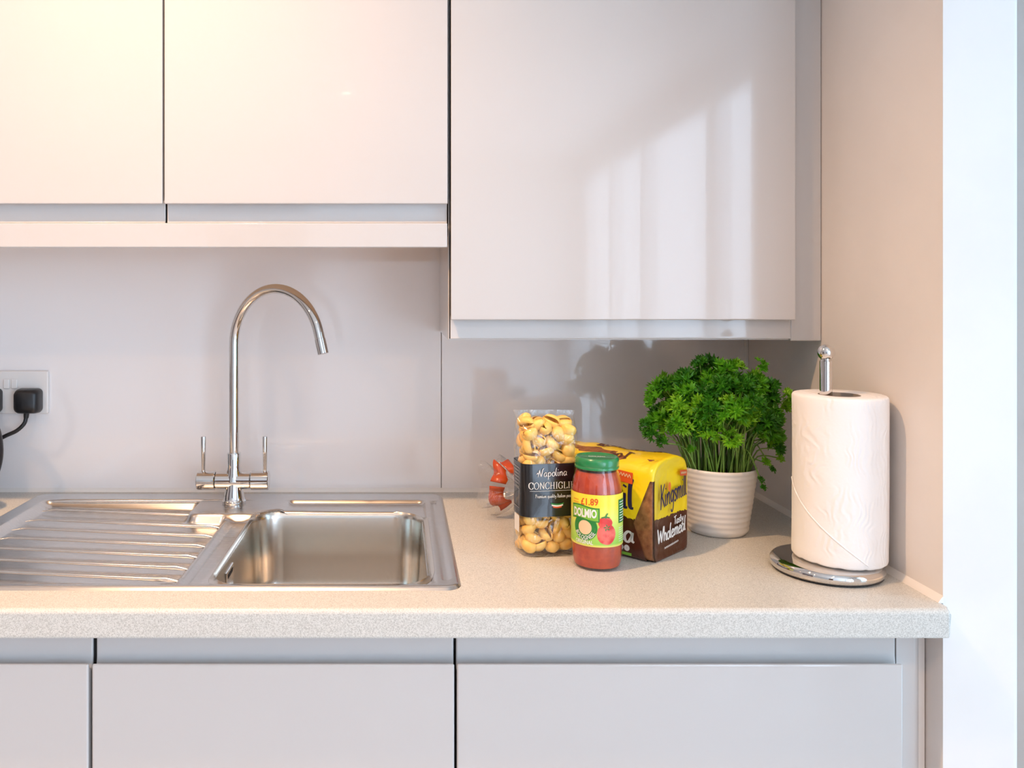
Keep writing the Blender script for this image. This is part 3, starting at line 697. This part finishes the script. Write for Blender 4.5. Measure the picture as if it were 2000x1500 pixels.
# ------------------------------------------------------------------ sauce jar
def build_jar():
    cx, cy, r = .2948, -.4500, .0374
    j = thing('sauce_jar', (cx, cy, WZ), 'glass jar of red tomato sauce with green lid and yellow label', 'jar')
    prof = [(.0005, .0015), (.026, .0012), (.0315, .0), (.0345, .003), (.0362, .010), (.0371, .022), (r, .036), (r, .108), (.0372, .113), (.0362, .121), (.0344, .131), (.0318, .139), (.0300, .1445), (.0298, .150)]
    lathe('glass', prof, M['jarglass'], j, world=False, n=64)
    lathe('sauce', [(max(q-.0016, .0004), max(z, .003)+(.0012 if z < .01 else 0)) for q, z in prof[:-2]]+[(.0288, .1420), (.0004, .1420)], M['sauce'], j, world=False, n=64)
    lid = lathe('lid', [(.0300, .1465), (.0318, .1458), (.0326, .1466), (.0326, .1492), (.0320, .1500), (.0325, .1515), (.0326, .1572), (.0319, .1604), (.0298, .1624), (.0282, .1624), (.0268, .1614), (.0005, .1612)], M['lid'], j, world=False, n=64)
    face = R(-13.6)
    def mp(off):
        def g(u, v):                                   # u: degrees right of the face seen, v: height
            a = face+R(u); return ((r+off)*math.sin(a), -(r+off)*math.cos(a), v)
        return g
    k = 180/math.pi/r                                  # degrees per metre of arc
    def mm(off):
        g = mp(off); return lambda u, v: g(u*k, v)
    n = 96; V = []; Fc = []
    for z in (.0370, .1125):
        for q in range(n): a = 2*math.pi*q/n; V.append(((r+.0003)*math.cos(a), (r+.0003)*math.sin(a), z))
    Fc = [(q, (q+1) % n, n+(q+1) % n, n+q) for q in range(n)]
    lab = mesh('label', V, Fc, M['jarlabel'], j, True, False)
    A = lambda deg: R(deg)*r
    put('price_print', font('£1.89', .018), (A(-37), .0968, A(40), .0135), mm(.0006), M['ink_red'], lab, .04)
    for z in (.1025, .0985):
        vv, ff = [], []
        ribbon(vv, ff, spline([(A(-60+17*q/12), z+(.0009 if q % 2 else -.0007), 0) for q in range(13)], 2), .0006, 0)
        decal('small_print', (vv, ff), mm(.0006), M['ink_orange'], lab)
    cu, cv = A(-27), .0640
    decal('emblem', disc2(cu, cv, .0190, .0195, 40), mm(.0005), M['ink_lightgreen'], lab)
    decal('emblem_ring', ring2(cu, cv, .0104, .0183), mm(.0007), M['ink_green'], lab)
    decal('emblem_centre', disc2(cu, cv, .0104, .0104), mm(.0007), M['ink_cream'], lab)
    put('emblem_print', font('BOLOGNESE', .012), (0, 0, .0400, .0085), mm(.0010), M['ink_white'], lab, arc=(cu, cv, .0176))
    wavy = lambda p: Vector((p.x, p.y+.0016*math.sin((p.x-A(-62))/.0085)))
    decal('flag_border', grid2(A(-63), A(6), .0748, .0952, 20, 2, wavy), mm(.0009), M['ink_green'], lab)
    decal('flag', grid2(A(-60.5), A(3.5), .0764, .0936, 20, 2, wavy), mm(.0011), M['ink_lightgreen'], lab)
    put('brand_print', font('DOLMIO', .04), (A(-57), .0792, A(57), .0165), mm(.0014), M['ink_white'], lab, .015)
    put('variety_print', font('ORIGINAL', .022), (A(-52), .0402, A(44), .0078), mm(.0007), M['ink_white'], lab)
    tu = A(22)
    decal('tomato_picture', disc2(tu, .0560, .0142, .0152, 30, .015), mm(.0006), M['ink_tomato'], lab)
    decal('tomato_picture', disc2(tu-.002, .0725, .0105, .0090, 24, .02), mm(.0008), M['ink_tomato'], lab)
    vv, ff = [], []
    for q in range(5):
        a = R(90+72*q); ribbon(vv, ff, [(tu+.0010*math.cos(a), .0655+.0010*math.sin(a)), (tu+.0030*math.cos(a), .0655+.0030*math.sin(a)), (tu+.0048*math.cos(a+.3), .0655+.0048*math.sin(a+.3))], .0016, 0)
    ribbon(vv, ff, [(tu-.002, .079), (tu-.0012, .083), (tu+.001, .0865)], .0022, 0); ribbon(vv, ff, [(tu-.008, .080), (tu-.002, .0815), (tu+.004, .080)], .002, 0)
    decal('tomato_stalk', (vv, ff), mm(.0010), M['ink_green'], lab)
    decal('nutrition_panel', grid2(A(54), A(84), .070, .104, 8, 2), mm(.0006), M['ink_green'], lab)
    vv, ff = [], []
    for q in range(8): ribbon(vv, ff, [(A(57), .073+q*.0039), (A(68), .073+q*.0039), (A(80), .073+q*.0039)], .0012, 0)
    for q in range(7): ribbon(vv, ff, [(A(54), .044+q*.0032), (A(64), .044+q*.0032), (A(78), .044+q*.0032)], .0008, 0)
    decal('panel_print', (vv, ff), mm(.0009), M['ink_white'], lab)
    # raised maker's mark on the lid and small date print on its skirt
    put('lid_print', font('DOLMIO', .02), (-.0125, -.003, .025, .0075), lambda u, v: (u*.97+v*.2, v-u*.2, .1617), M['ink_white'], lid)
    return j
build_jar()

# ------------------------------------------------------------------ pasta packet
def build_pasta():
    px_, py_, rz = .2290, -.3880, R(9)
    H = .209
    hx, hy = .0455, .0300
    t = thing('pasta_packet', (px_, py_, WZ), 'clear packet of shell pasta with black label band', 'pasta packet', rz=rz)
    def half(z):
        q = z/H
        e = 1-.10*max(0, (.05-q)/.05)**2
        top = max(0, (q-.90)/.10)
        return hx*e*(1+.03*math.sin(q*9)*.3)*(1+.03*top), hy*e*(1-.78*top**1.4)
    def ring(z, off=0.0, wob=.0012):
        a, b = half(z); out = []
        for i, (x, y) in enumerate(rrect(a+off, b+off, min(.016, (b+off)*.9), 7)):
            w = wob*noise.noise((x*60, y*60, z*45)); out.append((x*(1+w/max(a, .01)), y+w*math.copysign(1, y), z))
        return out
    zs = [0.0008]+[H*k/44 for k in range(1, 45)]
    rings = [ring(z) for z in zs]
    # crimped top seal flares out, slightly ragged
    for k, dz in enumerate((.004, .008, .0125)):
        rg = []
        for (x, y, z) in rings[44]:
            rg.append((x*(1.0+.03*(k+1)), y*(.45-.1*k)+.0022*math.sin(x*160+k)+.0035, H+dz+.0018*math.sin(x*90)))
        rings.append(rg)
    loft('film', rings, M['bagfilm'], t, False, cap1=False, ang=75)
    top = [(x, y-.0004, z) for x, y, z in rings[-1]]
    # black label band printed round the packet
    zl0, zl1 = .0630, .1440
    n = len(rings[0]); V = []; Fc = []
    lz = [zl0+(zl1-zl0)*k/8 for k in range(9)]
    for z in lz: V += ring(z, .0007, .0006)
    Fc = [(i*n+q, i*n+(q+1) % n, (i+1)*n+(q+1) % n, (i+1)*n+q) for i in range(8) for q in range(n)]
    lab = mesh('label_band', V, Fc, M['label_black'], t, True, False)
    fy = -(hy+.0022)
    def mp(u, v): 
        yy = fy
        if abs(u) > .029: yy = fy+((abs(u)-.029)/.0165)**2*.012
        return (u, yy, v)
    put('brand_print', strokes('Napolina', 'script', .10, .45, .02), (-.023, .1245, .047, .0125), mp, M['ink_white'], lab, .03)
    put('product_print', strokes('CONCHIGLIE', 'serif', .115, .62, .03), (-.0370, .1060, .0735, .0102), mp, M['ink_white'], lab)
    put('slogan_print', strokes('Premium quality Italian pasta', 'script', .11, .4, 0), (-.0270, .0925, .0610, .0056), mp, M['ink_white'], lab)
    vv, ff = [], []
    ribbon(vv, ff, [(-.035+.0085*q, .1030) for q in range(9)], .0005, 0)
    decal('rule_line', (vv, ff), mp, M['ink_white'], lab)
    # small green, white and red ribbon emblem
    wave = lambda o: (lambda p: Vector((p.x, p.y+o-.002*math.cos((p.x-.008)*150))))
    decal('emblem_green', grid2(-.002, .018, .0815, .0838, 12, 1, wave(.001)), mp, M['ink_green'], lab)
    decal('emblem_white', grid2(-.001, .017, .0793, .0815, 12, 1, wave(.001)), mp, M['ink_white'], lab)
    decal('emblem_red', grid2(.001, .015, .0772, .0793, 12, 1, wave(.001)), mp, M['ink_red'], lab)
    # information box on the left flank
    def ml(u, v): return (-(hx+.0016), u, v)
    vv, ff = [], []
    for a, b in (((-.014, .074), (-.014, .136)), ((.016, .074), (.016, .136)), ((-.014, .136), (.016, .136)), ((-.014, .074), (.016, .074)), ((-.014, .104), (.016, .104))):
        ribbon(vv, ff, [Vector(a).lerp(Vector(b), q/3) for q in range(4)], .0008, 0)
    for q in range(6): ribbon(vv, ff, [(-.011, .131-.005*q), (0, .131-.005*q), (.012-.004*(q % 2), .131-.005*q)], .0009, 0)
    decal('information_print', (vv, ff), ml, M['ink_grey'], lab)
    bc = decal('barcode_patch', grid2(-.014, .010, .036, .062, 2, 2), lambda u, v: (-(hx+.0014), u, v), M['ink_white'], t)
    # shells in the packet
    def shell(seed):
        rnd = random.Random(seed); L, Rr = .0134, .0100
        V, Fc = [], []; nu, nv = 12, 14
        for i in range(nu+1):
            s = -1+2*i/nu; rad = Rr*(max(0, 1-abs(s)**2.2))**.5*(1-.12*s)+.0012
            for j in range(nv+1):
                a = R(-158+316*j/nv); rid = 1+.03*math.cos(j*math.pi)
                curl = 1-.24*(abs(a)/R(158))**3
                V.append((s*L, rad*rid*curl*math.sin(a), -rad*rid*curl*math.cos(a)*.95+.002*s*s))
        for i in range(nu):
            for j in range(nv): a = i*(nv+1)+j; Fc.append((a, a+1, a+nv+2, a+nv+1))
        me = bpy.data.meshes.new('pasta_shell'); me.from_pydata(V, [], Fc); me.materials.append(M['pasta'])
        bm = bmesh.new(); bm.from_mesh(me); bmesh.ops.recalc_face_normals(bm, faces=bm.faces)
        bmesh.ops.solidify(bm, geom=bm.faces[:], thickness=.0012); bm.to_mesh(me); bm.free()
        me.polygons.foreach_set('use_smooth', [True]*len(me.polygons)); return me
    ms = [shell(1), shell(2)]
    rnd = random.Random(11); rot = Matrix.Rotation(rz, 4, 'Z')
    for row in range(13):
        z = .0125+row*.0159
        for colm in range(4):
            for dep in range(3 if row < 12 else 2):
                x = (-.0318+colm*.0212)+rnd.uniform(-.003, .003)+(.004 if row % 2 else -.004)
                y = (-.0150+dep*.0150) if row < 12 else (-.007+dep*.013)
                if row == 12: x *= .95
                if .080 < z < .125: continue                 # wholly hidden by the label band
                x = max(-.0315, min(.0315, x)); y += rnd.uniform(-.002, .002)
                zz = z+rnd.uniform(-.003, .003)+(.006 if (colm+dep) % 2 else 0)*(row < 12)
                zz = max(.0125, zz)
                o = bpy.data.objects.new('pasta_shell', rnd.choice(ms)); C.objects.link(o)
                o.matrix_world = Matrix.Translation(Vector((px_, py_, WZ))+(rot @ Vector((x, y, zz)))) @ Matrix.Rotation(rnd.uniform(0, 6.28), 4, 'Z') @ Matrix.Rotation(rnd.gauss(0, .9), 4, 'X') @ Matrix.Rotation(rnd.gauss(0, .7), 4, 'Y')
                up = zz > .10
                tag(o, 'golden pasta shell in the packet %s the black label' % ('above' if up else 'below'), 'pasta', 'pasta shells %s the label' % ('above' if up else 'below'))
build_pasta()

# ------------------------------------------------------------------ bread
def build_bread():
    w, L, h = .110, .215, .153
    ang = R(44)
    t = thing('bread_bag', (.3785, -.4495, WZ), 'bagged loaf of sliced brown bread in yellow and brown wrapper', 'bread', rz=ang)
    def section(inset, ztop=1.0):
        """bread outline in (x,z): flat base, upright sides, domed top with soft shoulders"""
        a, b = inset, w-inset; out = []
        zt = (h-inset)*ztop; zs = zt-.036*ztop
        pts = [(a+.008, inset*.5)]
        n = 8
        pts += [(a+(b-a-.016)*k/6+.008, inset*.5) for k in range(1, 7)]
        pts += [(b-.002, inset*.5+.002), (b, inset*.5+.008)]
        pts += [(b, .008+(zs-.008)*k/8) for k in range(1, 9)]
        for k in range(1, 15):
            q = math.pi*k/15; x = (a+b)/2+(b-a)/2*math.copysign(abs(math.cos(q))**.62, math.cos(q)); z = zs+(zt-zs)*math.sin(q)**.75
            pts.append((x, z))
        pts += [(a, .008+(zs-.008)*k/8) for k in range(8, 0, -1)]
        pts += [(a, inset*.5+.008), (a+.002, inset*.5+.002)]
        return pts
    def ringat(y, inset, zt=1.0, shrink=1.0, wob=.0):
        out = []
        for x, z in section(inset, zt):
            x2 = w/2+(x-w/2)*shrink; z2 = .058+(z-.058)*shrink if shrink < 1 else z
            if wob and z > .07:
                k = noise.noise((x*38, y*30, z*38)); z2 += wob*k*min(1, (z-.07)/.05); 
            out.append((x2, y, z2))
        return out
    rings = [ringat(.0045, .014), ringat(.0012, .007), ringat(.0, .003), ringat(.0006, .0008, 1, 1, .001), ringat(.004, 0, 1, 1, .002)]
    rings += [ringat(L*k/26, 0, 1-.02*math.sin(3.1*k/26), 1, .004) for k in range(1, 27)]
    # far end gathers towards the twisted neck
    for k, (dy, s) in enumerate(((.006, .93), (.014, .78), (.024, .56), (.034, .34), (.044, .18), (.050, .115))):
        rings.append(ringat(L+dy, 0, 1, s, .003))
    wrap = loft('wrapper', rings, build_wrapper(h), t, False, cap1=False, ang=80)
    br = [ringat(.006, .010), ringat(.003, .0035)]+[ringat(.006+(L-.008)*k/10, .0028) for k in range(11)]+[ringat(L, .012)]
    loft('loaf', br, M['crust'], t, False, ang=60)
    # prints on the short end (local y=0) and on the long side (local x=0)
    me = lambda off: (lambda u, v: (u, -off, v))
    ms = lambda off: (lambda u, v: (-off, L-u, v))     # u runs from the far end towards the near corner
    put('brand_print', strokes('Kingsmill', 'script', .13, .45, -.02), (.0215, .0790, .084, .036), me(.0007), M['ink_navy'], wrap, .10)
    put('product_print', strokes('Tasty', 'script', .15, .3, -.03), (.064, .0470, .030, .0130), me(.0007), M['ink_white'], wrap, .06)
    put('product_print', strokes('Wholemeal', 'script', .14, .3, -.03), (.0135, .0270, .088, .0230), me(.0007), M['ink_white'], wrap, .06)
    vv, ff = [], []
    ribbon(vv, ff, spline([(.034+.044*q/22, .0165+.003*q/22+(.0017 if q % 2 else -.0010), 0) for q in range(23)], 3), .0010, 0)
    decal('small_print', (vv, ff), me(.0007), M['ink_white'], wrap)
    decal('wheat_emblem', disc2(.050, .108, .0045, .0075, 14), me(.0008), M['ink_orange'], wrap)
    put('brand_print', strokes('Kingsmil', 'script', .15, .45, -.02), (.034, .0720, .150, .046), ms(.0007), M['ink_navy'], wrap, .03)
    put('product_print', strokes('Wholemea', 'script', .13, .3, -.03), (.034, .0250, .150, .0320), ms(.0007), M['ink_white'], wrap)
    vv, ff = [], []
    for q in range(5): 
        a, b = ring2(.130+q*.0105, .0155, 0.0005, .0048, 0, 360, 12); n0 = len(vv); vv += a; ff += [tuple(n0+i for i in g) for g in b]
    decal('nutrition_print', (vv, ff), ms(.0008), M['ink_white'], wrap)
    decal('nutrition_strip', grid2(.126, .180, .0045, .0088, 4, 1), ms(.0008), M['ink_lightgreen'], wrap)
    # red badges near the top of both faces; the left one rides up over the soft shoulder
    def md_(off):
        def g(u, v):
            zs = h-.036
            if v <= zs: return (-off, L-u, v)
            q = min(1.4, (v-zs)/.036); return (w/2-(w/2)*math.cos(q)**.62-off*.7, L-u, zs+.036*math.sin(q)**.75+off*.9+.002)
        return g
    b1 = decal('badge', grid2(.152, .182, .1160, .1265, 8, 4, lambda p: Vector((p.x, p.y-.06*(p.x-.152)))), md_(.0012), M['badge'], wrap)
    b2 = decal('badge', grid2(.082, .105, .1200, .1290, 8, 2, lambda p: Vector((p.x, p.y-.12*(p.x-.082)))), me(.0012), M['badge'], wrap)
    for mp_, u0, u1, z in ((md_(.0020), .155, .179, .1215), (me(.0016), .085, .102, .1240)):
        vv, ff = [], []
        ribbon(vv, ff, spline([(u0+(u1-u0)*q/10, z+(.0016 if q % 2 else -.0016)-.08*(u1-u0)*q/10, 0) for q in range(11)], 3), .0011, 0)
        decal('badge_print', (vv, ff), mp_, M['ink_cream'], wrap)
    # dark printed streaks across the top
    def mt(u, v):
        x = v; cq = min(.999, abs(x-w/2)/(w/2))**(1/.62); tp = 1-.02*math.sin(3.1*u/L)
        z = h*tp-.036*tp+.036*tp*(1-cq*cq)**.375
        return (x, u, z+.0010+.004*noise.noise((x*38, u*30, z*38))*min(1, (z-.07)/.05))
    put('top_print', strokes('Tasty', 'script', .16, .4, 0), (0, 0, .055, .028), lambda u, v: mt(.055+u, .020+v), M['ink_brown'], wrap)
    put('top_print', strokes('Wholemeal', 'script', .16, .4, 0), (0, 0, .12, .024), lambda u, v: mt(.02+u, .066+v), M['ink_brown'], wrap)
    # tied neck with flared tail, printed orange-red at the rim
    ny, nz = L+.050, .058
    tail = []
    N = 40
    for k, (d, rr) in enumerate(((0, .0125), (.008, .0075), (.014, .0065), (.020, .0095), (.034, .022), (.052, .034), (.070, .043), (.084, .049))):
        rg = []
        for q in range(N):
            a = 2*math.pi*q/N; fold = 1+.34*math.sin(a*5+k*.4)*min(1, k/3)
            rg.append((w/2+rr*fold*math.cos(a)*.75-.016*(d/.056), ny+d*.85+.004*math.sin(a*3), max(.002, nz+rr*fold*math.sin(a)*1.0-.003*(d/.056))))
        tail.append(rg)
    loft('bag_tail', tail, M['tailfilm'], t, False, cap0=False, cap1=False, ang=80)
    lathe('tie', [(.0080, -.004), (.0092, -.002), (.0092, .002), (.0080, .004)], M['tape'], t, n=20, world=False).matrix_local = Matrix.Translation((w/2-.002, ny+.009, nz)) @ Matrix.Rotation(R(90), 4, 'X')
    for k, (a0, a1, o) in enumerate(((15, 95, .0), (112, 168, .002), (176, 262, .0))):
        V = []; n = 12
        for i in range(n+1):
            a = R(a0+(a1-a0)*i/n); fold = 1+.10*math.sin(a*7)
            for d, rr in ((.038, .0255), (.052, .0350), (.066, .0425)):
                V.append((w/2+rr*fold*math.cos(a)*.78-.015, ny+d*.85+.005*math.sin(a*4), nz+rr*fold*math.sin(a)*1.05+.001+o))
        Fc = [(i*3+j, i*3+j+1, i*3+j+4, i*3+j+3) for i in range(n) for j in range(2)]
        o_ = mesh('tail_print', V, Fc, M['bagred'], t, True, False)
        md = o_.modifiers.new('thick', 'SOLIDIFY'); md.thickness = .0006
build_bread()

# ------------------------------------------------------------------ parsley in its pot
def build_plant():
    cx, cy = .5420, -.2760
    t = thing('potted_parsley', (cx, cy, WZ), 'bushy green curly parsley in a ribbed white pot', 'potted plant')
    prof = [(.0005, .001), (.040, .0), (.0455, .001), (.0475, .004)]
    n = 11
    for k in range(n):
        z0 = .006+k*.0090; r0 = .0478+(.0632-.0478)*(z0/.106)
        for q in (0, .25, .5, .75): prof.append((r0+.0004+.0013*math.sin(math.pi*q)+.0014*q*.09/.9, z0+.0090*q))
    prof += [(.0635, .1055), (.0648, .108), (.0645, .111), (.0625, .1125), (.0605, .111), (.0595, .104), (.058, .09)]
    lathe('pot', prof, M['pot'], t, world=False, n=72, ang=70)
    lathe('soil', [(.0005, .099), (.03, .0985), (.0593, .096)], M['soil'], t, world=False, n=40)
    def sprig(seed, size):
        """one curly tuft: many small frilled leaflets on a branching rachis"""
        rnd = random.Random(seed); V, Fc = [], []
        for q in range(15):
            d = Vector((rnd.gauss(0, 1), rnd.gauss(0, 1), rnd.gauss(.45, .7))).normalized()
            c = d*size*rnd.uniform(.25, .75); c.z *= .75
            nrm = (d+Vector((0, 0, .6))+Vector((rnd.gauss(0, .4), rnd.gauss(0, .4), 0))).normalized()
            u = nrm.orthogonal().normalized(); u.rotate(Matrix.Rotation(rnd.uniform(0, 6.28), 3, nrm)); w2 = nrm.cross(u)
            rr = size*rnd.uniform(.34, .52); n0 = len(V); V.append(c-nrm*rr*.25); K = 14
            for ring_, f in ((0, .55), (1, 1.0)):
                for k in range(K):
                    a = 2*math.pi*k/K*.86; 
                    lobe = (1.0 if k % 2 else .58) if ring_ else .9
                    hgt = (.34 if k % 2 else -.14)*rr*f+.25*rr*f*math.sin(a*2+q)
                    V.append(c+(u*math.cos(a)+w2*math.sin(a))*rr*f*lobe*rnd.uniform(.85, 1.1)+nrm*hgt)
            for k in range(K-1):
                Fc.append((n0, n0+1+k, n0+2+k)); Fc.append((n0+1+k, n0+1+K+k, n0+2+K+k, n0+2+k))
        return V, Fc
    meshes = []
    for i in range(9):
        V, Fc = sprig(30+i, .0210); me = bpy.data.meshes.new('leaf'); me.from_pydata([tuple(p) for p in V], [], Fc)
        me.materials.append(M['leaf%d' % (i % 3)]); me.polygons.foreach_set('use_smooth', [False]*len(me.polygons)); meshes.append(me)
    rnd = random.Random(5)
    spots = []
    ga = math.pi*(3-5**.5); K = 132
    for i in range(K):
        zf = 1-1.55*(i+.5)/K; rr = math.sqrt(max(0, 1-zf*zf)); a = i*ga
        f = rnd.uniform(.72, 1.0) if i % 4 else rnd.uniform(.35, .65)
        p = Vector((.112*rr*math.cos(a)*f, .098*rr*math.sin(a)*f, .205+.078*zf*f))
        p += Vector((rnd.gauss(0, .005), rnd.gauss(0, .005), rnd.gauss(0, .005)))
        if p.x < -.01 and p.y < .0 and p.x < .03 and p.z < .172 and p.x > -.098: p.z = .178+rnd.uniform(0, .02)
        if p.x > .075: p.z -= .006
        spots.append((p, rnd.uniform(.95, 1.28)))
    # outliers seen in the silhouette
    for x, y, z, s in ((-.122, -.03, .172, .95), (-.105, -.035, .158, .75), (-.128, -.02, .185, .8), (-.115, .0, .222, .8), (-.03, 0, .287, .85), (.036, .0, .283, .8), (.072, -.01, .283, .8), (.112, -.02, .232, .9), (.118, .0, .215, .9),
                       (.085, -.045, .150, .8), (.092, -.03, .132, .6), (.080, -.030, .112, .42), (.049, -.058, .100, .42), (.052, -.061, .088, .38), (.060, -.05, .128, .6), (-.062, -.05, .150, .45)):
        spots.append((Vector((x, y, z)), s))
    for i, (p, s) in enumerate(spots):
        depth = (p-Vector((0, 0, .19))); 
        o = bpy.data.objects.new('leaf', meshes[rnd.randrange(9)]); C.objects.link(o); o.parent = t
        tilt = Vector((p.x, p.y, .06)).normalized().to_track_quat('Z', 'Y')
        o.location = p; o.rotation_mode = 'QUATERNION'
        o.rotation_quaternion = tilt @ Matrix.Rotation(rnd.uniform(0, 6.28), 3, 'Z').to_quaternion(); o.scale = (s, s, s)
        a = math.atan2(p.y, p.x)+rnd.gauss(0, .25); rr = min(.048, Vector((p.x, p.y)).length*.45+.006)
        b = Vector((rr*math.cos(a), rr*math.sin(a), .094))
        mid = b.lerp(p, .55)+Vector((-p.x*.12, -p.y*.12, .016 if p.z > .12 else .05))
        tube('stem', spline([b, mid, p-Vector((0, 0, .002))], 4), [.0013]*5+[.0011]*4, M['stem'], t, 5, world=False, ang=90)
build_plant()

# ------------------------------------------------------------------ kitchen roll on its holder
def build_roll():
    hx, hy = .6240, -.4750
    t = thing('roll_holder', (hx, hy, WZ), 'chrome kitchen roll holder with round base and ball top', 'roll holder')
    lathe('foot_ring', [(.0005, .0005), (.070, .0005), (.0735, .002), (.0735, .004)], M['black'], t, world=False, n=72)
    lathe('base', [(.0735, .0035), (.0758, .006), (.0762, .010), (.0752, .0145), (.0715, .0175), (.066, .0185), (.0005, .0190)], M['chrome'], t, world=False, n=96, ang=70)
    lathe('rod', [(.0085, .019), (.0085, .306), (.0070, .3075), (.0070, .309)], M['chrome'], t, world=False, n=32)
    prof = [(max(.0005, .0118*math.sin(math.pi*k/20)), .3185-.0118*math.cos(math.pi*k/20)) for k in range(21)]
    lathe('ball', prof, M['chrome'], t, world=False, n=32, ang=80)
    rx, ry, rr, rc, z0, z1 = .6425, -.4765, .0628, .0270, .0205, .2580
    k = thing('kitchen_roll', (rx, ry, WZ+z0), 'white embossed paper kitchen roll on the chrome holder', 'kitchen roll')
    H = z1-z0; n = 96; V = []; Fc = []
    zs = [0, .0015, .004]+[.004+(H-.008)*q/24 for q in range(1, 25)]+[H-.0015, H]
    for zi, z in enumerate(zs):
        e = {0: -.0025, 1: -.0008, len(zs)-2: -.0008, len(zs)-1: -.0025}.get(zi, 0)
        for q in range(n):
            a = 2*math.pi*q/n
            w = .0005*math.sin(a*3+z*20)+.0005*noise.noise((math.cos(a)*3, math.sin(a)*3, z*25))
            zz = z+(.0022*max(0, noise.noise((math.cos(a)*6, math.sin(a)*6, 3.3))) if z < .002 else 0)
            V.append(((rr+e+w)*math.cos(a), (rr+e+w)*math.sin(a), zz))
    for i in range(len(zs)-1):
        for q in range(n): Fc.append((i*n+q, i*n+(q+1) % n, (i+1)*n+(q+1) % n, (i+1)*n+q))
    # top and bottom annulus, then the inside of the roll
    m0 = len(V)
    for r_, z in ((rc+.001, H-.001), (rc+.001, .001)):
        for q in range(n): a = 2*math.pi*q/n; V.append((r_*math.cos(a), r_*math.sin(a), z))
    last = (len(zs)-1)*n
    for q in range(n):
        p = (q+1) % n
        Fc.append((last+q, last+p, m0+p, m0+q)); Fc.append((q, m0+n+q, m0+n+p, p))
    sharp(mesh('paper', V, Fc, M['paper'], k, False, False), 60)
    lathe('core', [(rc, .0005), (rc, H-.0005), (rc-.0012, H-.0005), (rc-.0012, .0005), (rc, .0005)], M['card'], k, world=False, n=48)
    # loose last sheet: its edge runs diagonally down the front
    V = []; Fc = []; pr = spline([(R(-196), .112, 0), (R(-172), .086, 0), (R(-142), .057, 0), (R(-112), .030, 0), (R(-84), .006, 0)], 8)
    for p in pr:
        for dr, dz in ((.0004, .002), (.0016, .0006), (.0012, -.0006), (.0002, -.0012)):
            a = p.x; V.append(((rr+dr)*math.cos(a), (rr+dr)*math.sin(a), max(.0005, p.y+dz)))
    Fc = [(i*4+j, i*4+j+1, i*4+j+5, i*4+j+4) for i in range(len(pr)-1) for j in range(3)]
    mesh('sheet_edge', V, Fc, M['paper'], k, True, False)
build_roll()
